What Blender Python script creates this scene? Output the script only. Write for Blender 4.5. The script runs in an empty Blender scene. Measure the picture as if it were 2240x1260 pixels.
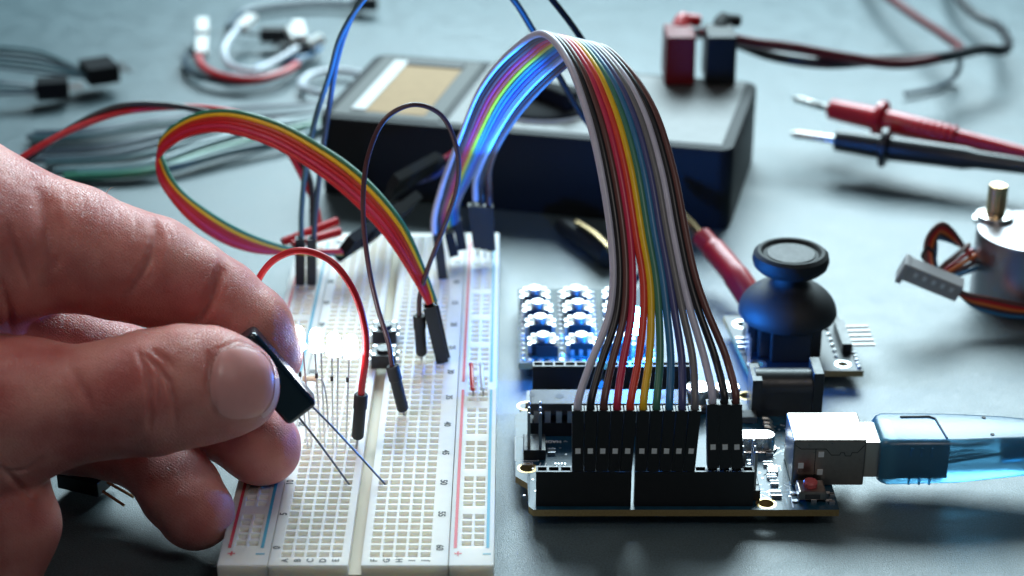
import bpy, bmesh, math, random
import numpy as np
from mathutils import Vector, Matrix, noise
from mathutils.bvhtree import BVHTree
random.seed(7)
PI = math.pi
SC = bpy.context.scene
COL = SC.collection
# one unit = one centimetre.  X to the right, Y away from the camera, Z up; origin = front left bottom corner of the breadboard
# ---------------------------------------------------------------- camera
CAM = Vector((5.864, -31.835, 21.918)); TILT = 1.131; FPX = 4157.0
cam_d = bpy.data.cameras.new('camera'); cam = bpy.data.objects.new('camera', cam_d); COL.objects.link(cam)
cam.location = CAM; cam.rotation_euler = (TILT, 0, 0)
cam_d.sensor_width = 36; cam_d.lens = FPX / 2240 * 36
cam_d.clip_start = 1; cam_d.clip_end = 2000
cam_d.dof.use_dof = True; cam_d.dof.focus_distance = 40.9; cam_d.dof.aperture_fstop = 0.138; cam_d.dof.aperture_blades = 0
SC.camera = cam
# ---------------------------------------------------------------- world, lamps, exposure
W = bpy.data.worlds.new('World'); SC.world = W; W.use_nodes = True
W.node_tree.nodes['Background'].inputs[0].default_value = (0.36, 0.66, 0.90, 1)
W.node_tree.nodes['Background'].inputs[1].default_value = 0.026
def area(name, loc, aim, sx, sy, power, col):
    d = bpy.data.lights.new(name, 'AREA'); d.shape = 'RECTANGLE'; d.size = sx; d.size_y = sy; d.energy = power; d.color = col
    o = bpy.data.objects.new(name, d); COL.objects.link(o); o.location = loc
    o.rotation_euler = (Vector(aim) - Vector(loc)).to_track_quat('-Z', 'Y').to_euler()
    return o
area('window_light', (15, 65, 41), (6, 8, 0), 54, 32, 92000, (0.70, 0.92, 1.0))
area('hand_fill', (-9, 5, 28), (-2, 3, 3), 9, 9, 1250, (1.0, 0.88, 0.82))  # added fill close above the hand to brighten the skin, no real lamp
area('ribbon_fill', (16, -13, 26), (8, 5, 4), 9, 9, 1150, (1.0, 0.93, 0.88))  # added fill from the camera side, lifts the front of the ribbon wires
SC.view_settings.view_transform = 'Standard'; SC.view_settings.look = 'None'
SC.view_settings.exposure = 0.22; SC.view_settings.gamma = 1

# ---------------------------------------------------------------- helpers
_cb, _sb = math.cos(TILT), math.sin(TILT)
def ray(px, py):
    x, y = (px - 1120) / FPX, -(py - 630) / FPX
    return Vector((x, _cb * y + _sb, _sb * y - _cb))
def at(px, py, y=None, z=None):
    d = ray(px, py)
    t = (y - CAM.y) / d.y if y is not None else (z - CAM.z) / d.z
    return CAM + d * t
def V(*a): return Vector(a)
def spline(pts, n=10):
    P = [Vector(p) for p in pts]
    if len(P) == 2: return [P[0].lerp(P[1], i / n) for i in range(n + 1)]
    P = [P[0] * 2 - P[1]] + P + [P[-1] * 2 - P[-2]]
    out = []
    for i in range(1, len(P) - 2):
        p0, p1, p2, p3 = P[i-1], P[i], P[i+1], P[i+2]
        t0 = 0; t1 = t0 + max((p1-p0).length, 1e-4) ** .5; t2 = t1 + max((p2-p1).length, 1e-4) ** .5; t3 = t2 + max((p3-p2).length, 1e-4) ** .5
        for k in range(n):
            t = t1 + (t2 - t1) * k / n
            A1 = p0*((t1-t)/(t1-t0)) + p1*((t-t0)/(t1-t0)); A2 = p1*((t2-t)/(t2-t1)) + p2*((t-t1)/(t2-t1)); A3 = p2*((t3-t)/(t3-t2)) + p3*((t-t2)/(t3-t2))
            B1 = A1*((t2-t)/(t2-t0)) + A2*((t-t0)/(t2-t0)); B2 = A2*((t3-t)/(t3-t1)) + A3*((t-t1)/(t3-t1))
            out.append(B1*((t2-t)/(t2-t1)) + B2*((t-t1)/(t2-t1)))
    out.append(P[-2]); return out
def frame(axis, hint=(0, 0, 1)):
    a = Vector(axis).normalized(); h = Vector(hint)
    if abs(a.dot(h.normalized())) > .98: h = Vector((0, 1, 0)) if abs(a.y) < .9 else Vector((1, 0, 0))
    s = h.cross(a).normalized(); return a, s, a.cross(s)
class MB:
    def __init__(s): s.v = []; s.f = []; s.m = []; s.mi = 0; s.cuts = [(0, 0)]
    def add(s, vs, fs):
        o = len(s.v); s.v += [tuple(v) for v in vs]; s.f += [[i + o for i in f] for f in fs]; s.m += [s.mi] * len(fs); s.cuts.append((len(s.v), len(s.f)))
    def box(s, c, d, M=None, taper=1.0):
        c = Vector(c); hx, hy, hz = d[0]/2, d[1]/2, d[2]/2
        vs = []
        for z in (-1, 1):
            k = taper if z > 0 else 1
            for x, y in ((-1,-1),(1,-1),(1,1),(-1,1)):
                p = Vector((x*hx*k, y*hy*k, z*hz)); vs.append(c + (M @ p if M else p))
        s.add(vs, [(3,2,1,0),(4,5,6,7),(0,1,5,4),(1,2,6,5),(2,3,7,6),(3,0,4,7)])
    def box2(s, a, b):
        a, b = Vector(a), Vector(b); s.box((a+b)/2, tuple(abs(q) for q in (b-a)))
    def tube(s, path, r, n=10, cap=True, squash=None):
        P = [Vector(p) for p in path]; m = len(P)
        T = [(P[min(i+1, m-1)] - P[max(i-1, 0)]).normalized() for i in range(m)]
        _, u, _2 = frame(T[0]); vs = []; fs = []
        for i in range(m):
            u = (u - T[i] * u.dot(T[i])).normalized(); w = T[i].cross(u)
            rr = r[i] if isinstance(r, (list, tuple)) else r
            for k in range(n):
                a = 2*PI*k/n; vs.append(P[i] + u*math.cos(a)*rr + w*math.sin(a)*rr)
        for i in range(m-1):
            for k in range(n):
                k2 = (k+1) % n; fs.append((i*n+k, i*n+k2, (i+1)*n+k2, (i+1)*n+k))
        if cap: fs.append(tuple(reversed(range(n)))); fs.append(tuple((m-1)*n+k for k in range(n)))
        s.add(vs, fs)
    def lathe(s, base, axis, prof, n=32, hint=(0,0,1)):   # prof: (radius, height along axis)
        a, u, w = frame(axis, hint); base = Vector(base); vs = []; fs = []
        for r, h in prof:
            for k in range(n):
                t = 2*PI*k/n; vs.append(base + a*h + (u*math.cos(t) + w*math.sin(t))*max(r, 1e-4))
        m = len(prof)
        for i in range(m-1):
            for k in range(n):
                k2 = (k+1) % n; fs.append((i*n+k, i*n+k2, (i+1)*n+k2, (i+1)*n+k))
        fs.append(tuple(reversed(range(n)))); fs.append(tuple((m-1)*n+k for k in range(n)))
        s.add(vs, fs)
    def loft(s, rings):
        n = len(rings[0]); vs = [p for r in rings for p in r]; fs = []
        for i in range(len(rings)-1):
            for k in range(n):
                k2 = (k+1) % n; fs.append((i*n+k, i*n+k2, (i+1)*n+k2, (i+1)*n+k))
        fs.append(tuple(reversed(range(n)))); fs.append(tuple((len(rings)-1)*n+k for k in range(n)))
        s.add(vs, fs)
    def build_each(s, name, mats, parent=None, per=1, **kw):   # one object per countable piece (per = shapes in a piece)
        o = None
        for k in range(0, len(s.cuts)-1, per):
            (v0, f0), (v1, f1) = s.cuts[k], s.cuts[min(k+per, len(s.cuts)-1)]
            q = MB(); q.v = s.v[v0:v1]; q.f = [[i-v0 for i in f] for f in s.f[f0:f1]]; q.m = s.m[f0:f1]; o = q.build(name, mats, parent, **kw)
        return o
    def build(s, name, mats, parent=None, smooth=False, bevel=0, seg=2):
        me = bpy.data.meshes.new(name); me.from_pydata(s.v, [], s.f)
        if not isinstance(mats, (list, tuple)): mats = [mats]
        for m in mats: me.materials.append(m)
        if len(mats) > 1: me.polygons.foreach_set('material_index', s.m)
        me.update()
        bm = bmesh.new(); bm.from_mesh(me); bmesh.ops.recalc_face_normals(bm, faces=bm.faces); bm.to_mesh(me); bm.free()
        if smooth:
            me.polygons.foreach_set('use_smooth', [True]*len(me.polygons))
            try: me.set_sharp_from_angle(angle=math.radians(38))
            except Exception: pass
        o = bpy.data.objects.new(name, me); COL.objects.link(o)
        if parent: o.parent = parent
        if bevel:
            b = o.modifiers.new('bevel', 'BEVEL'); b.width = bevel; b.segments = seg; b.limit_method = 'ANGLE'; b.angle_limit = math.radians(40)
        return o
def tag(o, label, cat, group=None, kind=None):
    if label: o['label'] = label
    if cat: o['category'] = cat
    if group: o['group'] = group
    if kind: o['kind'] = kind
    return o
def thing(name, label, cat, loc=(0, 0, 0), group=None):
    o = bpy.data.objects.new(name, None); COL.objects.link(o); o.location = (0, 0, 0); o.empty_display_size = .5
    return tag(o, label, cat, group)
def copy_tree(o, dx, parent=None):
    c = o.copy(); COL.objects.link(c)
    if parent: c.parent = parent
    else: c.location = o.location + Vector(dx)
    for ch in [q for q in COL.objects if q.parent == o]: copy_tree(ch, dx, c)
    return c
def rod(name, path, r, m, parent=None, n=10, steps=10):
    b = MB(); b.tube(spline(path, steps) if steps else path, r, n); return b.build(name, m, parent, smooth=True)

# ---------------------------------------------------------------- materials
def mat(name, col, rough=.5, metal=0, spec=.5, var=0, vscale=3, bump=0, bscale=30, sss=0, sssr=(1, .5, .3), ssss=.1, trans=0, emit=None, es=0, coat=0, rvar=0):
    m = bpy.data.materials.new(name); m.use_nodes = True; nt = m.node_tree; N = nt.nodes; L = nt.links; p = N['Principled BSDF']
    p.inputs['Base Color'].default_value = (*col, 1); p.inputs['Roughness'].default_value = rough; p.inputs['Metallic'].default_value = metal
    p.inputs['Specular IOR Level'].default_value = spec; p.inputs['Transmission Weight'].default_value = trans; p.inputs['Coat Weight'].default_value = coat
    if sss:
        p.inputs['Subsurface Weight'].default_value = sss; p.inputs['Subsurface Radius'].default_value = sssr; p.inputs['Subsurface Scale'].default_value = ssss
    if emit: p.inputs['Emission Color'].default_value = (*emit, 1); p.inputs['Emission Strength'].default_value = es
    tc = None
    if var or bump or rvar:
        tc = N.new('ShaderNodeTexCoord')
    if var or rvar:
        n = N.new('ShaderNodeTexNoise'); n.inputs['Scale'].default_value = vscale; n.inputs['Detail'].default_value = 6; n.inputs['Roughness'].default_value = .65
        L.new(tc.outputs['Object'], n.inputs['Vector'])
        if var:
            r = N.new('ShaderNodeMix'); r.data_type = 'RGBA'
            r.inputs[6].default_value = (*[c*(1-var) for c in col], 1); r.inputs[7].default_value = (*[min(1, c*(1+var)) for c in col], 1)
            mr = N.new('ShaderNodeMapRange'); mr.inputs[1].default_value = .3; mr.inputs[2].default_value = .7
            L.new(n.outputs['Fac'], mr.inputs[0]); L.new(mr.outputs[0], r.inputs[0]); L.new(r.outputs[2], p.inputs['Base Color'])
        if rvar:
            mr = N.new('ShaderNodeMapRange'); mr.inputs[1].default_value = .3; mr.inputs[2].default_value = .7
            mr.inputs[3].default_value = max(0, rough-rvar); mr.inputs[4].default_value = min(1, rough+rvar)
            L.new(n.outputs['Fac'], mr.inputs[0]); L.new(mr.outputs[0], p.inputs['Roughness'])
    if bump:
        n = N.new('ShaderNodeTexNoise'); n.inputs['Scale'].default_value = bscale; n.inputs['Detail'].default_value = 4
        L.new(tc.outputs['Object'], n.inputs['Vector'])
        b = N.new('ShaderNodeBump'); b.inputs['Strength'].default_value = bump; b.inputs['Distance'].default_value = .02
        L.new(n.outputs['Fac'], b.inputs['Height']); L.new(b.outputs['Normal'], p.inputs['Normal'])
    return m
M = {}
M['table'] = mat('table_surface', (.070, .108, .122), .40, spec=1.0, var=.14, vscale=1.1, bump=.6, bscale=34, rvar=.06)
M['ivory'] = mat('ivory_plastic', (.83, .80, .74), .45, spec=.3, sss=.8, sssr=(1, .85, .65), ssss=.45, bump=.05, bscale=40, var=.03)
M['ivory_in'] = mat('ivory_hole', (.92, .90, .84), .5, sss=.6, sssr=(1, .85, .6), ssss=.15)
M['print_dark'] = mat('print_dark', (.05, .055, .06), .6)
M['print_red'] = mat('print_red', (.70, .06, .09), .5)
M['print_blue'] = mat('print_blue', (.05, .36, .52), .5)
M['black'] = mat('black_plastic', (.012, .013, .015), .38, bump=.12, bscale=60, rvar=.08, vscale=8)
M['blackm'] = mat('black_matte', (.016, .017, .019), .6, bump=.2, bscale=70)
M['dull'] = mat('dull_black', (.010, .011, .013), .85, spec=.15)
M['rubber'] = mat('black_rubber', (.010, .011, .012), .62, spec=.3, bump=.6, bscale=30)
M['metal'] = mat('tin_metal', (.72, .70, .68), .28, metal=1, bump=.08, bscale=25, rvar=.08, vscale=5)
M['metal_d'] = mat('dull_metal', (.36, .31, .28), .36, metal=1, rvar=.1, vscale=9, var=.1)
M['brass'] = mat('brass', (.72, .52, .28), .25, metal=1)
M['steel'] = mat('steel_wire', (.40, .39, .39), .36, metal=1)
M['window'] = mat('crimp_metal', (.80, .84, .85), .5)
M['pcb'] = mat('blue_pcb', (.005, .045, .08), .38, spec=.35, var=.35, vscale=5, coat=.1, bump=.15, bscale=14)
M['pcb_edge'] = mat('pcb_edge', (.30, .22, .09), .6, var=.2, vscale=20)
M['silk'] = mat('silkscreen', (.62, .66, .68), .5)
M['pad'] = mat('solder_pad', (.75, .76, .78), .3, metal=.9)
M['copper'] = mat('copper_ring', (.55, .38, .16), .35, metal=.8)
M['white'] = mat('white_plastic', (.74, .74, .72), .4, sss=.2, ssss=.1)
M['grey'] = mat('grey_label', (.42, .43, .43), .55, spec=.3, var=.1, vscale=4, bump=.1, bscale=30)
M['chip'] = mat('chip_black', (.03, .031, .033), .48, bump=.4, bscale=80, spec=.7)
M['redcap'] = mat('red_button', (.62, .12, .12), .45)
def wire_mat(n, c): return mat('insulation_' + n, c, .36, spec=.55, sss=.12, sssr=(1, .6, .5), ssss=.05, var=.08, vscale=2, bump=.05, bscale=50)
WM = {n: wire_mat(n, c) for n, c in dict(lilac=(.56, .56, .68), scarlet=(.72, .06, .035), black=(.015, .016, .02), brown=(.13, .05, .045), rose=(.58, .03, .09), red=(.56, .012, .02),
      yellow=(.85, .54, .02), green=(.03, .20, .12), sage=(.06, .22, .15), blue=(.04, .19, .38), navy=(.07, .08, .22), grey=(.17, .17, .18), white=(.60, .64, .70),
      orange=(.75, .18, .03), rust=(.50, .035, .015), pink=(.56, .025, .06), teal=(.06, .14, .16), slate=(.05, .08, .11), maroon=(.11, .008, .012), plum=(.075, .03, .035)).items()}

# ---------------------------------------------------------------- table (setting)
b = MB(); b.box2((-60, -40, -3), (80, 72, 0)); tbl = b.build('table_top', M['table'], bevel=.3); tag(tbl, None, None, kind='structure')
b = MB(); b.box2((-160, -60, -80), (180, 220, -78)); tag(b.build('floor', mat('floor', (.10, .12, .13), .7)), None, None, kind='structure')

_n = M['table'].node_tree; _p = _n.nodes['Principled BSDF']; _src = _p.inputs['Base Color'].links[0].from_socket   # fine paper-like grain and a few pale specks
_tc = _n.nodes.new('ShaderNodeTexCoord'); _no = _n.nodes.new('ShaderNodeTexNoise'); _no.inputs['Scale'].default_value = 22; _no.inputs['Detail'].default_value = 5; _n.links.new(_tc.outputs['Object'], _no.inputs['Vector'])
_mr = _n.nodes.new('ShaderNodeMapRange'); _mr.inputs[1].default_value = .3; _mr.inputs[2].default_value = .7; _mr.inputs[3].default_value = .62; _mr.inputs[4].default_value = 1.4; _n.links.new(_no.outputs['Fac'], _mr.inputs[0])
_vm = _n.nodes.new('ShaderNodeVectorMath'); _vm.operation = 'SCALE'; _n.links.new(_src, _vm.inputs[0]); _n.links.new(_mr.outputs[0], _vm.inputs['Scale']); _n.links.new(_vm.outputs[0], _p.inputs['Base Color'])

# ---------------------------------------------------------------- breadboard
P = .254; CX = 2.73; H = .85; BW = 5.5; BL = 16.51; Y0 = .38
def hole_block(b, xs, ys, px, py, open_=.204, inner=.178):
    # xs, ys = hole centres; makes top sheet round every hole plus funnel shaped pocket
    def cell(cx, cy):
        o, n = open_/2, inner/2
        h = [(px/2, py/2, 0), (o, o, 0), (n, n, -.04), (n*.97, n*.97, -.095)]
        vs = []
        for (ax, ay, z) in h:
            vs += [(cx-ax, cy-ay, H+z), (cx+ax, cy-ay, H+z), (cx+ax, cy+ay, H+z), (cx-ax, cy+ay, H+z)]
        for lv in range(3):
            b.mi = 0 if lv < 1 else 1
            fs = [(lv*4+k, lv*4+(k+1) % 4, (lv+1)*4+(k+1) % 4, (lv+1)*4+k) for k in range(4)]
            b.add(vs[:0], [])
            o0 = len(b.v); b.v += vs if lv == 0 else []
            if lv == 0: base = o0
            b.f += [[i + base for i in f] for f in fs]; b.m += [b.mi]*4
        b.f.append([base+12, base+13, base+14, base+15]); b.m.append(1)
        b.mi = 0
    for y in ys:
        for x in xs: cell(x, y)
def top_strip(b, x0, x1, y0, y1): b.add([(x0, y0, H), (x1, y0, H), (x1, y1, H), (x0, y1, H)], [(0, 1, 2, 3)])
bb = thing('breadboard', 'long ivory solderless breadboard with red and blue rail stripes and numbered rows', 'breadboard')
rows = [Y0 + P*i for i in range(63)]
YA, YB = rows[0]-P/2, rows[-1]+P/2
railrows = [Y0 + P*(1.6 + 6*g + i) for g in range(10) for i in range(5)]
def block(name, x0, x1, cols, ys, gaps=None):
    b = MB(); c0, c1 = cols[0]-P/2, cols[-1]+P/2
    ya, yb = ys[0]-P/2, ys[-1]+P/2
    hole_block(b, cols, ys, P, P)
    if gaps:
        for g in range(len(ys)//5 - 1): top_strip(b, c0, c1, ys[g*5+4]+P/2, ys[g*5+5]-P/2)
    top_strip(b, x0, c0, 0, BL); top_strip(b, c1, x1, 0, BL); top_strip(b, c0, c1, 0, ya); top_strip(b, c0, c1, yb, BL)
    # outer walls + bottom
    b.add([(x0,0,0),(x1,0,0),(x1,BL,0),(x0,BL,0),(x0,0,H),(x1,0,H),(x1,BL,H),(x0,BL,H)], [(0,1,5,4),(1,2,6,5),(2,3,7,6),(3,0,4,7),(0,3,2,1)])
    me = b.build(name, [M['ivory'], M['ivory_in']], bb)
    return me
XL, XR = 1.00, 4.60
lc = [CX + P*k for k in (-5.5, -4.5, -3.5, -2.5, -1.5)]; rc = [CX + P*k for k in (1.5, 2.5, 3.5, 4.5, 5.5)]
block('terminal_block', XL+.012, CX-.13, lc, rows)
block('terminal_block', CX+.13, XR-.012, rc, rows)
rl = block('power_rail', 0, XL-.006, [.37, .37+P], railrows, True)
rr = block('power_rail', XR+.006, BW, [4.94, 4.94+P], railrows, True)
b = MB(); b.box2((XL+.02, .02, .02), (XR-.02, BL-.02, .50)); b.build('base', M['ivory'], bb)
ch = MB(); ch.box2((CX-.129, .03, .45), (CX+.129, BL-.03, .60)); ch.build('centre_channel', mat('channel_plastic', (.66, .60, .47), .55, sss=.3, ssss=.1), bb)
def stripe(x, m, par, nm, segs):
    b = MB()
    for (ya, yb) in segs: b.box2((x-.032, ya, H-.002), (x+.032, yb, H+.004))
    b.build(nm, m, par)
segs = [(.62, 7.35), (7.75, 15.9)]
stripe(.165, M['print_red'], rl, 'red_stripe', segs); stripe(.825, M['print_blue'], rl, 'blue_stripe', segs)
stripe(4.72, M['print_red'], rr, 'red_stripe', segs); stripe(5.375, M['print_blue'], rr, 'blue_stripe', segs)
def text_mesh(items, name, m, parent, thick=0):
    # items: (string, location, size, rotation matrix)
    b = MB()
    for s, loc, size, R in items:
        cu = bpy.data.curves.new('txt', 'FONT'); cu.body = s; cu.size = size; cu.align_x = 'CENTER'; cu.align_y = 'CENTER'; cu.resolution_u = 3; cu.extrude = .002; cu.offset = .005
        o = bpy.data.objects.new('txt', cu); COL.objects.link(o); dg = bpy.context.evaluated_depsgraph_get(); dg.update()
        me = bpy.data.meshes.new_from_object(o.evaluated_get(dg))
        b.add([Vector(loc) + R @ v.co for v in me.vertices], [list(p.vertices) for p in me.polygons])
        bpy.data.objects.remove(o); bpy.data.meshes.remove(me)
    return b.build(name, m, parent)
RZ = lambda d: Matrix.Rotation(math.radians(d), 3, 'Z')
it = []
for k in range(13):
    it.append((str(5*k), (1.12, Y0+P*(1+5*k) if k < 13 else 0, H+.003), .21, RZ(90)))
    it.append((str(60-5*k), (4.40, Y0+P*(1+5*k), H+.003), .21, RZ(-90)))
for n, x in zip('ABCDE', lc): it.append((n, (x, .165, H+.003), .19, RZ(90)))
for n, x in zip('FGHIJ', rc): it.append((n, (x, .165, H+.003), .19, RZ(90)))
text_mesh(it, 'printed_numbers', M['print_dark'], bb)
text_mesh([('+', (.23, .40, H+.003), .30, RZ(0)), ('+', (4.78, .40, H+.003), .30, RZ(0))], 'plus_sign', M['print_red'], bb)
b = MB(); b.box2((.72, .40-.02, H-.001), (.90, .42, H+.005)); b.box2((5.28, .38, H-.001), (5.44, .42, H+.005)); b.build('minus_sign', M['print_blue'], bb)

# ---------------------------------------------------------------- generic connector housing
def housing(parent, bot, top, side, w=.25, d=.25, n='connector_housing', m=None, win=True, face=None, L=None):
    """black crimp housing from bot to top; side = direction of its width"""
    bot, top, side = Vector(bot), Vector(top), Vector(side)
    a = (top-bot).normalized(); s = (side - a*side.dot(a)).normalized(); t = a.cross(s)
    Mx = Matrix((s, t, a)).transposed(); ln = (top-bot).length
    b = MB()
    th = .035
    b.box(bot + a*(ln*.5-.06), (w-.006, d, ln-.12), Mx)
    # open collar at the wire end
    for sg in (-1, 1):
        b.box(top - a*.06 + s*sg*(w/2-th/2-.003), (th, d, .121), Mx)
        b.box(top - a*.06 + t*sg*(d/2-th/2), (w-2*th, th, .121), Mx)
    o = b.build(n, m or M['black'], parent)
    if win:
        f = -t if (t.y > 0) else t
        c = MB(); Mf = Mx
        c.box(bot + a*ln*.34 + f*(d/2), (.11, .012, .125), Mf)
        c.build('crimp_window', M['window'], o)
    return o

# ---------------------------------------------------------------- microcontroller board
UX, UY, UZ = 12.82, 2.70, .30
PT = .16
def U(xu, yu, z=0): return Vector((UX - xu, UY + 5.334 - yu, UZ + PT + z))
uno = thing('microcontroller_board', 'blue microcontroller board with black pin headers and a silver port, lying right of the breadboard', 'circuit board')
def plate(name, outline, holes, z0, th, m, parent, edge=None):
    cu = bpy.data.curves.new('c', 'CURVE'); cu.dimensions = '2D'; cu.fill_mode = 'BOTH'; cu.extrude = th/2
    for pts in [outline] + holes:
        sp = cu.splines.new('POLY'); sp.points.add(len(pts)-1); sp.use_cyclic_u = True
        for i, p in enumerate(pts): sp.points[i].co = (p[0], p[1], 0, 1)
    o = bpy.data.objects.new('c', cu); COL.objects.link(o); dg = bpy.context.evaluated_depsgraph_get(); dg.update()
    me = bpy.data.meshes.new_from_object(o.evaluated_get(dg)); bpy.data.objects.remove(o)
    for v in me.vertices: v.co.z += z0 + th/2
    me.materials.clear(); me.materials.append(m)
    if edge:
        me.materials.append(edge)
        for p in me.polygons:
            p.material_index = 1 if abs(p.normal.z) < .5 else 0
    q = bpy.data.objects.new(name, me); COL.objects.link(q)
    if parent: q.parent = parent
    return q
def circ(x, y, r, n=24): return [(x + r*math.cos(2*PI*i/n), y + r*math.sin(2*PI*i/n)) for i in range(n)]
ol = [(0, 0), (6.604, 0), (6.65, .9), (6.88, 1.2), (6.88, 3.95), (6.62, 4.25), (6.60, 5.20), (6.50, 5.334), (0, 5.334)]
holes = [(1.40, .254), (1.524, 5.08), (6.62, .76), (6.62, 3.60)]
plate('circuit_substrate', [(UX-a, UY+5.334-c) for a, c in ol], [circ(UX-a, UY+5.334-c, .16) for a, c in holes], UZ, PT, M['pcb'], uno, M['pcb_edge'])
b = MB()
for a, c in holes:
    n = 24; z = U(0, 0, .003).z; vs = [(x, y, z) for x, y in circ(UX-a, UY+5.334-c, .165)] + [(x, y, z) for x, y in circ(UX-a, UY+5.334-c, .225)]
    b.add(vs, [(k, (k+1) % n, n+(k+1) % n, n+k) for k in range(n)])
b.build_each('mounting_ring', M['copper'], uno, per=1)
def socket_strip(parent, xa, ya, n, z0, h=.85, w=.25, name='pin_header', along=(-1, 0)):
    """female header: n cells starting at (xa,ya) going -x; real square openings with bright rims"""
    b = MB(); x0 = xa - P*n/2
    t = .05
    b.box((x0, ya, z0+(h-.2)/2), (P*n-.01, w, h-.2))
    zc = z0 + h - .1
    for sg in (-1, 1): b.box((x0, ya+sg*(w/2-t/2), zc), (P*n-.01, t, .2))
    for i in range(n+1):
        xx = xa - P*i; wd = t if 0 < i < n else t*.8
        xx = min(max(xx, xa-P*n+.005+wd/2), xa-.005-wd/2)
        b.box((xx, ya, zc), (wd, w-2*t-.002, .2))
    return b.build(name, M['black'], parent)
sy = UY + .254 - .02
hz = UZ + PT
socket_strip(uno, U(1.85, 0).x + .03, sy+.03, 10, hz)
socket_strip(uno, U(4.45, 0).x + .03, sy+.03, 8, hz)
socket_strip(uno, U(2.667, 0).x, UY+5.08, 8, hz)
socket_strip(uno, U(4.953, 0).x, UY+5.08, 6, hz)
def pins(parent, x, y, nx, ny, z0, h=1.1, base=.25, name='pin_row', blk=True):
    b = MB()
    if blk: b.box((x+P*(nx-1)/2, y+P*(ny-1)/2, z0+base/2), (P*nx-.01, P*ny-.01, base)); q = b.build(name, M['black'], parent, bevel=.02)
    c = MB()
    for i in range(nx):
        for j in range(ny):
            c.box((x+P*i, y+P*j, z0+h/2), (.062, .062, h)); c.box((x+P*i, y+P*j, z0+h+.02), (.062, .062, .04), None, .5)
    return c.build_each('header_pin' if blk else name, M['steel'], q if blk else parent, per=2)
pins(uno, U(6.6, 0).x+.02, U(0, 3.12).y-.02, 2, 3, hz, name='programming_header')
pins(uno, U(2.02, 0).x, U(0, 4.86).y, 2, 1, hz, name='programming_header')
pins(uno, U(2.02, 0).x, U(0, 4.60).y, 2, 2, hz, name='programming_header')
# chip in socket
xa, xb = 6.28, 9.86; yc = 6.25
b = MB(); b.box2((xa, yc-.40, hz), (xb, yc-.28, hz+.34)); b.box2((xa, yc+.28, hz), (xb, yc+.40, hz+.34)); b.box2((xa, yc-.28, hz), (xa+.2, yc+.28, hz+.3)); b.box2((xb-.2, yc-.28, hz), (xb, yc+.28, hz+.3))
b.build('chip_socket', M['black'], uno)
b = MB(); b.box((.5*(xa+xb), yc, hz+.66), (xb-xa, .70, .30)); cc = b.build('logic_chip', M['chip'], uno, bevel=.02)
b = MB()
for i in range(14):
    for sg in (-1, 1):
        x = xa + .14 + P*i
        b.box((x, yc+sg*.375, hz+.47), (.13, .03, .26)); b.box((x, yc+sg*.362, hz+.61), (.13, .05, .03))
b.build_each('chip_leg', M['pad'], cc, per=2)
b = MB(); b.lathe((6.95, yc, hz+.8105), (0, 0, 1), [(.10, 0), (.10, .004)], 20); b.lathe((6.32, yc+.05, hz+.8105), (0, 0, 1), [(.07, 0), (.07, .004)], 16); b.lathe((9.25, yc, hz+.8105), (0, 0, 1), [(.10, 0), (.10, .004)], 20)
b.build_each('mould_mark', M['print_dark'], cc, per=1)
# electrolytic capacitors and crystal
for (x, y) in ((10.19, 7.17), (10.87, 7.17)):
    b = MB(); b.box((x, y, hz+.06), (.64, .64, .12)); q = b.build('smd_capacitor', M['black'], uno, bevel=.03)
    b = MB(); b.lathe((x, y, hz+.12), (0, 0, 1), [(.29, 0), (.30, .04), (.26, .09), (.30, .14), (.305, .42), (.28, .46)], 28); b.build('capacitor_can', M['metal'], q, smooth=True)
b = MB(); cxr = U(1.60, 2.75)
def pill(cx, cy, z0, z1, hx, r, n=10):
    pts = [(cx+hx+r*math.cos(a), cy+r*math.sin(a)) for a in np.linspace(-PI/2, PI/2, n)] + [(cx-hx+r*math.cos(a), cy+r*math.sin(a)) for a in np.linspace(PI/2, 3*PI/2, n)]
    return [[Vector((x, y, z0)) for x, y in pts], [Vector((x, y, z1)) for x, y in pts]]
b.loft(pill(cxr.x, cxr.y, hz, hz+.05, .36, .24)); b.loft(pill(cxr.x, cxr.y, hz+.05, hz+.38, .34, .20)); b.build('crystal_can', M['metal'], uno, smooth=True, bevel=.02)
# USB socket
ux0, ux1, uy0, uy1 = 11.92, 13.48, 3.66, 4.92
b = MB(); b.box2((ux0, uy0, hz+.02), (ux1, uy1, hz+1.14)); us = b.build('usb_port', M['metal_d'], uno, bevel=.035)
b = MB()
for (x, z) in ((12.10, .52), (12.52, .80), (12.52, .36)):
    b.box((x, uy0-.004, hz+z), (.12, .02, .13))
b.build_each('port_window', M['window'], us, per=1)
b = MB()
for pth in ([(ux0+.04, 1.02), (ux0+.16, .93), (12.40, .93), (12.40, .05)], [(12.40, .93), (12.62, .93), (12.74, .78), (12.92, .78), (12.94, .84), (13.02, .84), (13.04, .76), (13.16, .76), (13.18, .84), (13.30, .84), (ux1-.04, 1.02)], [(ux0+.35, .10), (12.40, .10)]):
    for p, q in zip(pth[:-1], pth[1:]):
        b.tube([V(p[0], uy0-.002, hz+p[1]), V(q[0], uy0-.002, hz+q[1])], .008, 5)
b.build('port_seam', M['blackm'], us)
b = MB(); b.box2((ux1-.02, uy0+.1, hz+.1), (ux1+.004, uy1-.1, hz+1.04)); b.build('port_mouth', M['white'], us)
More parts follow.
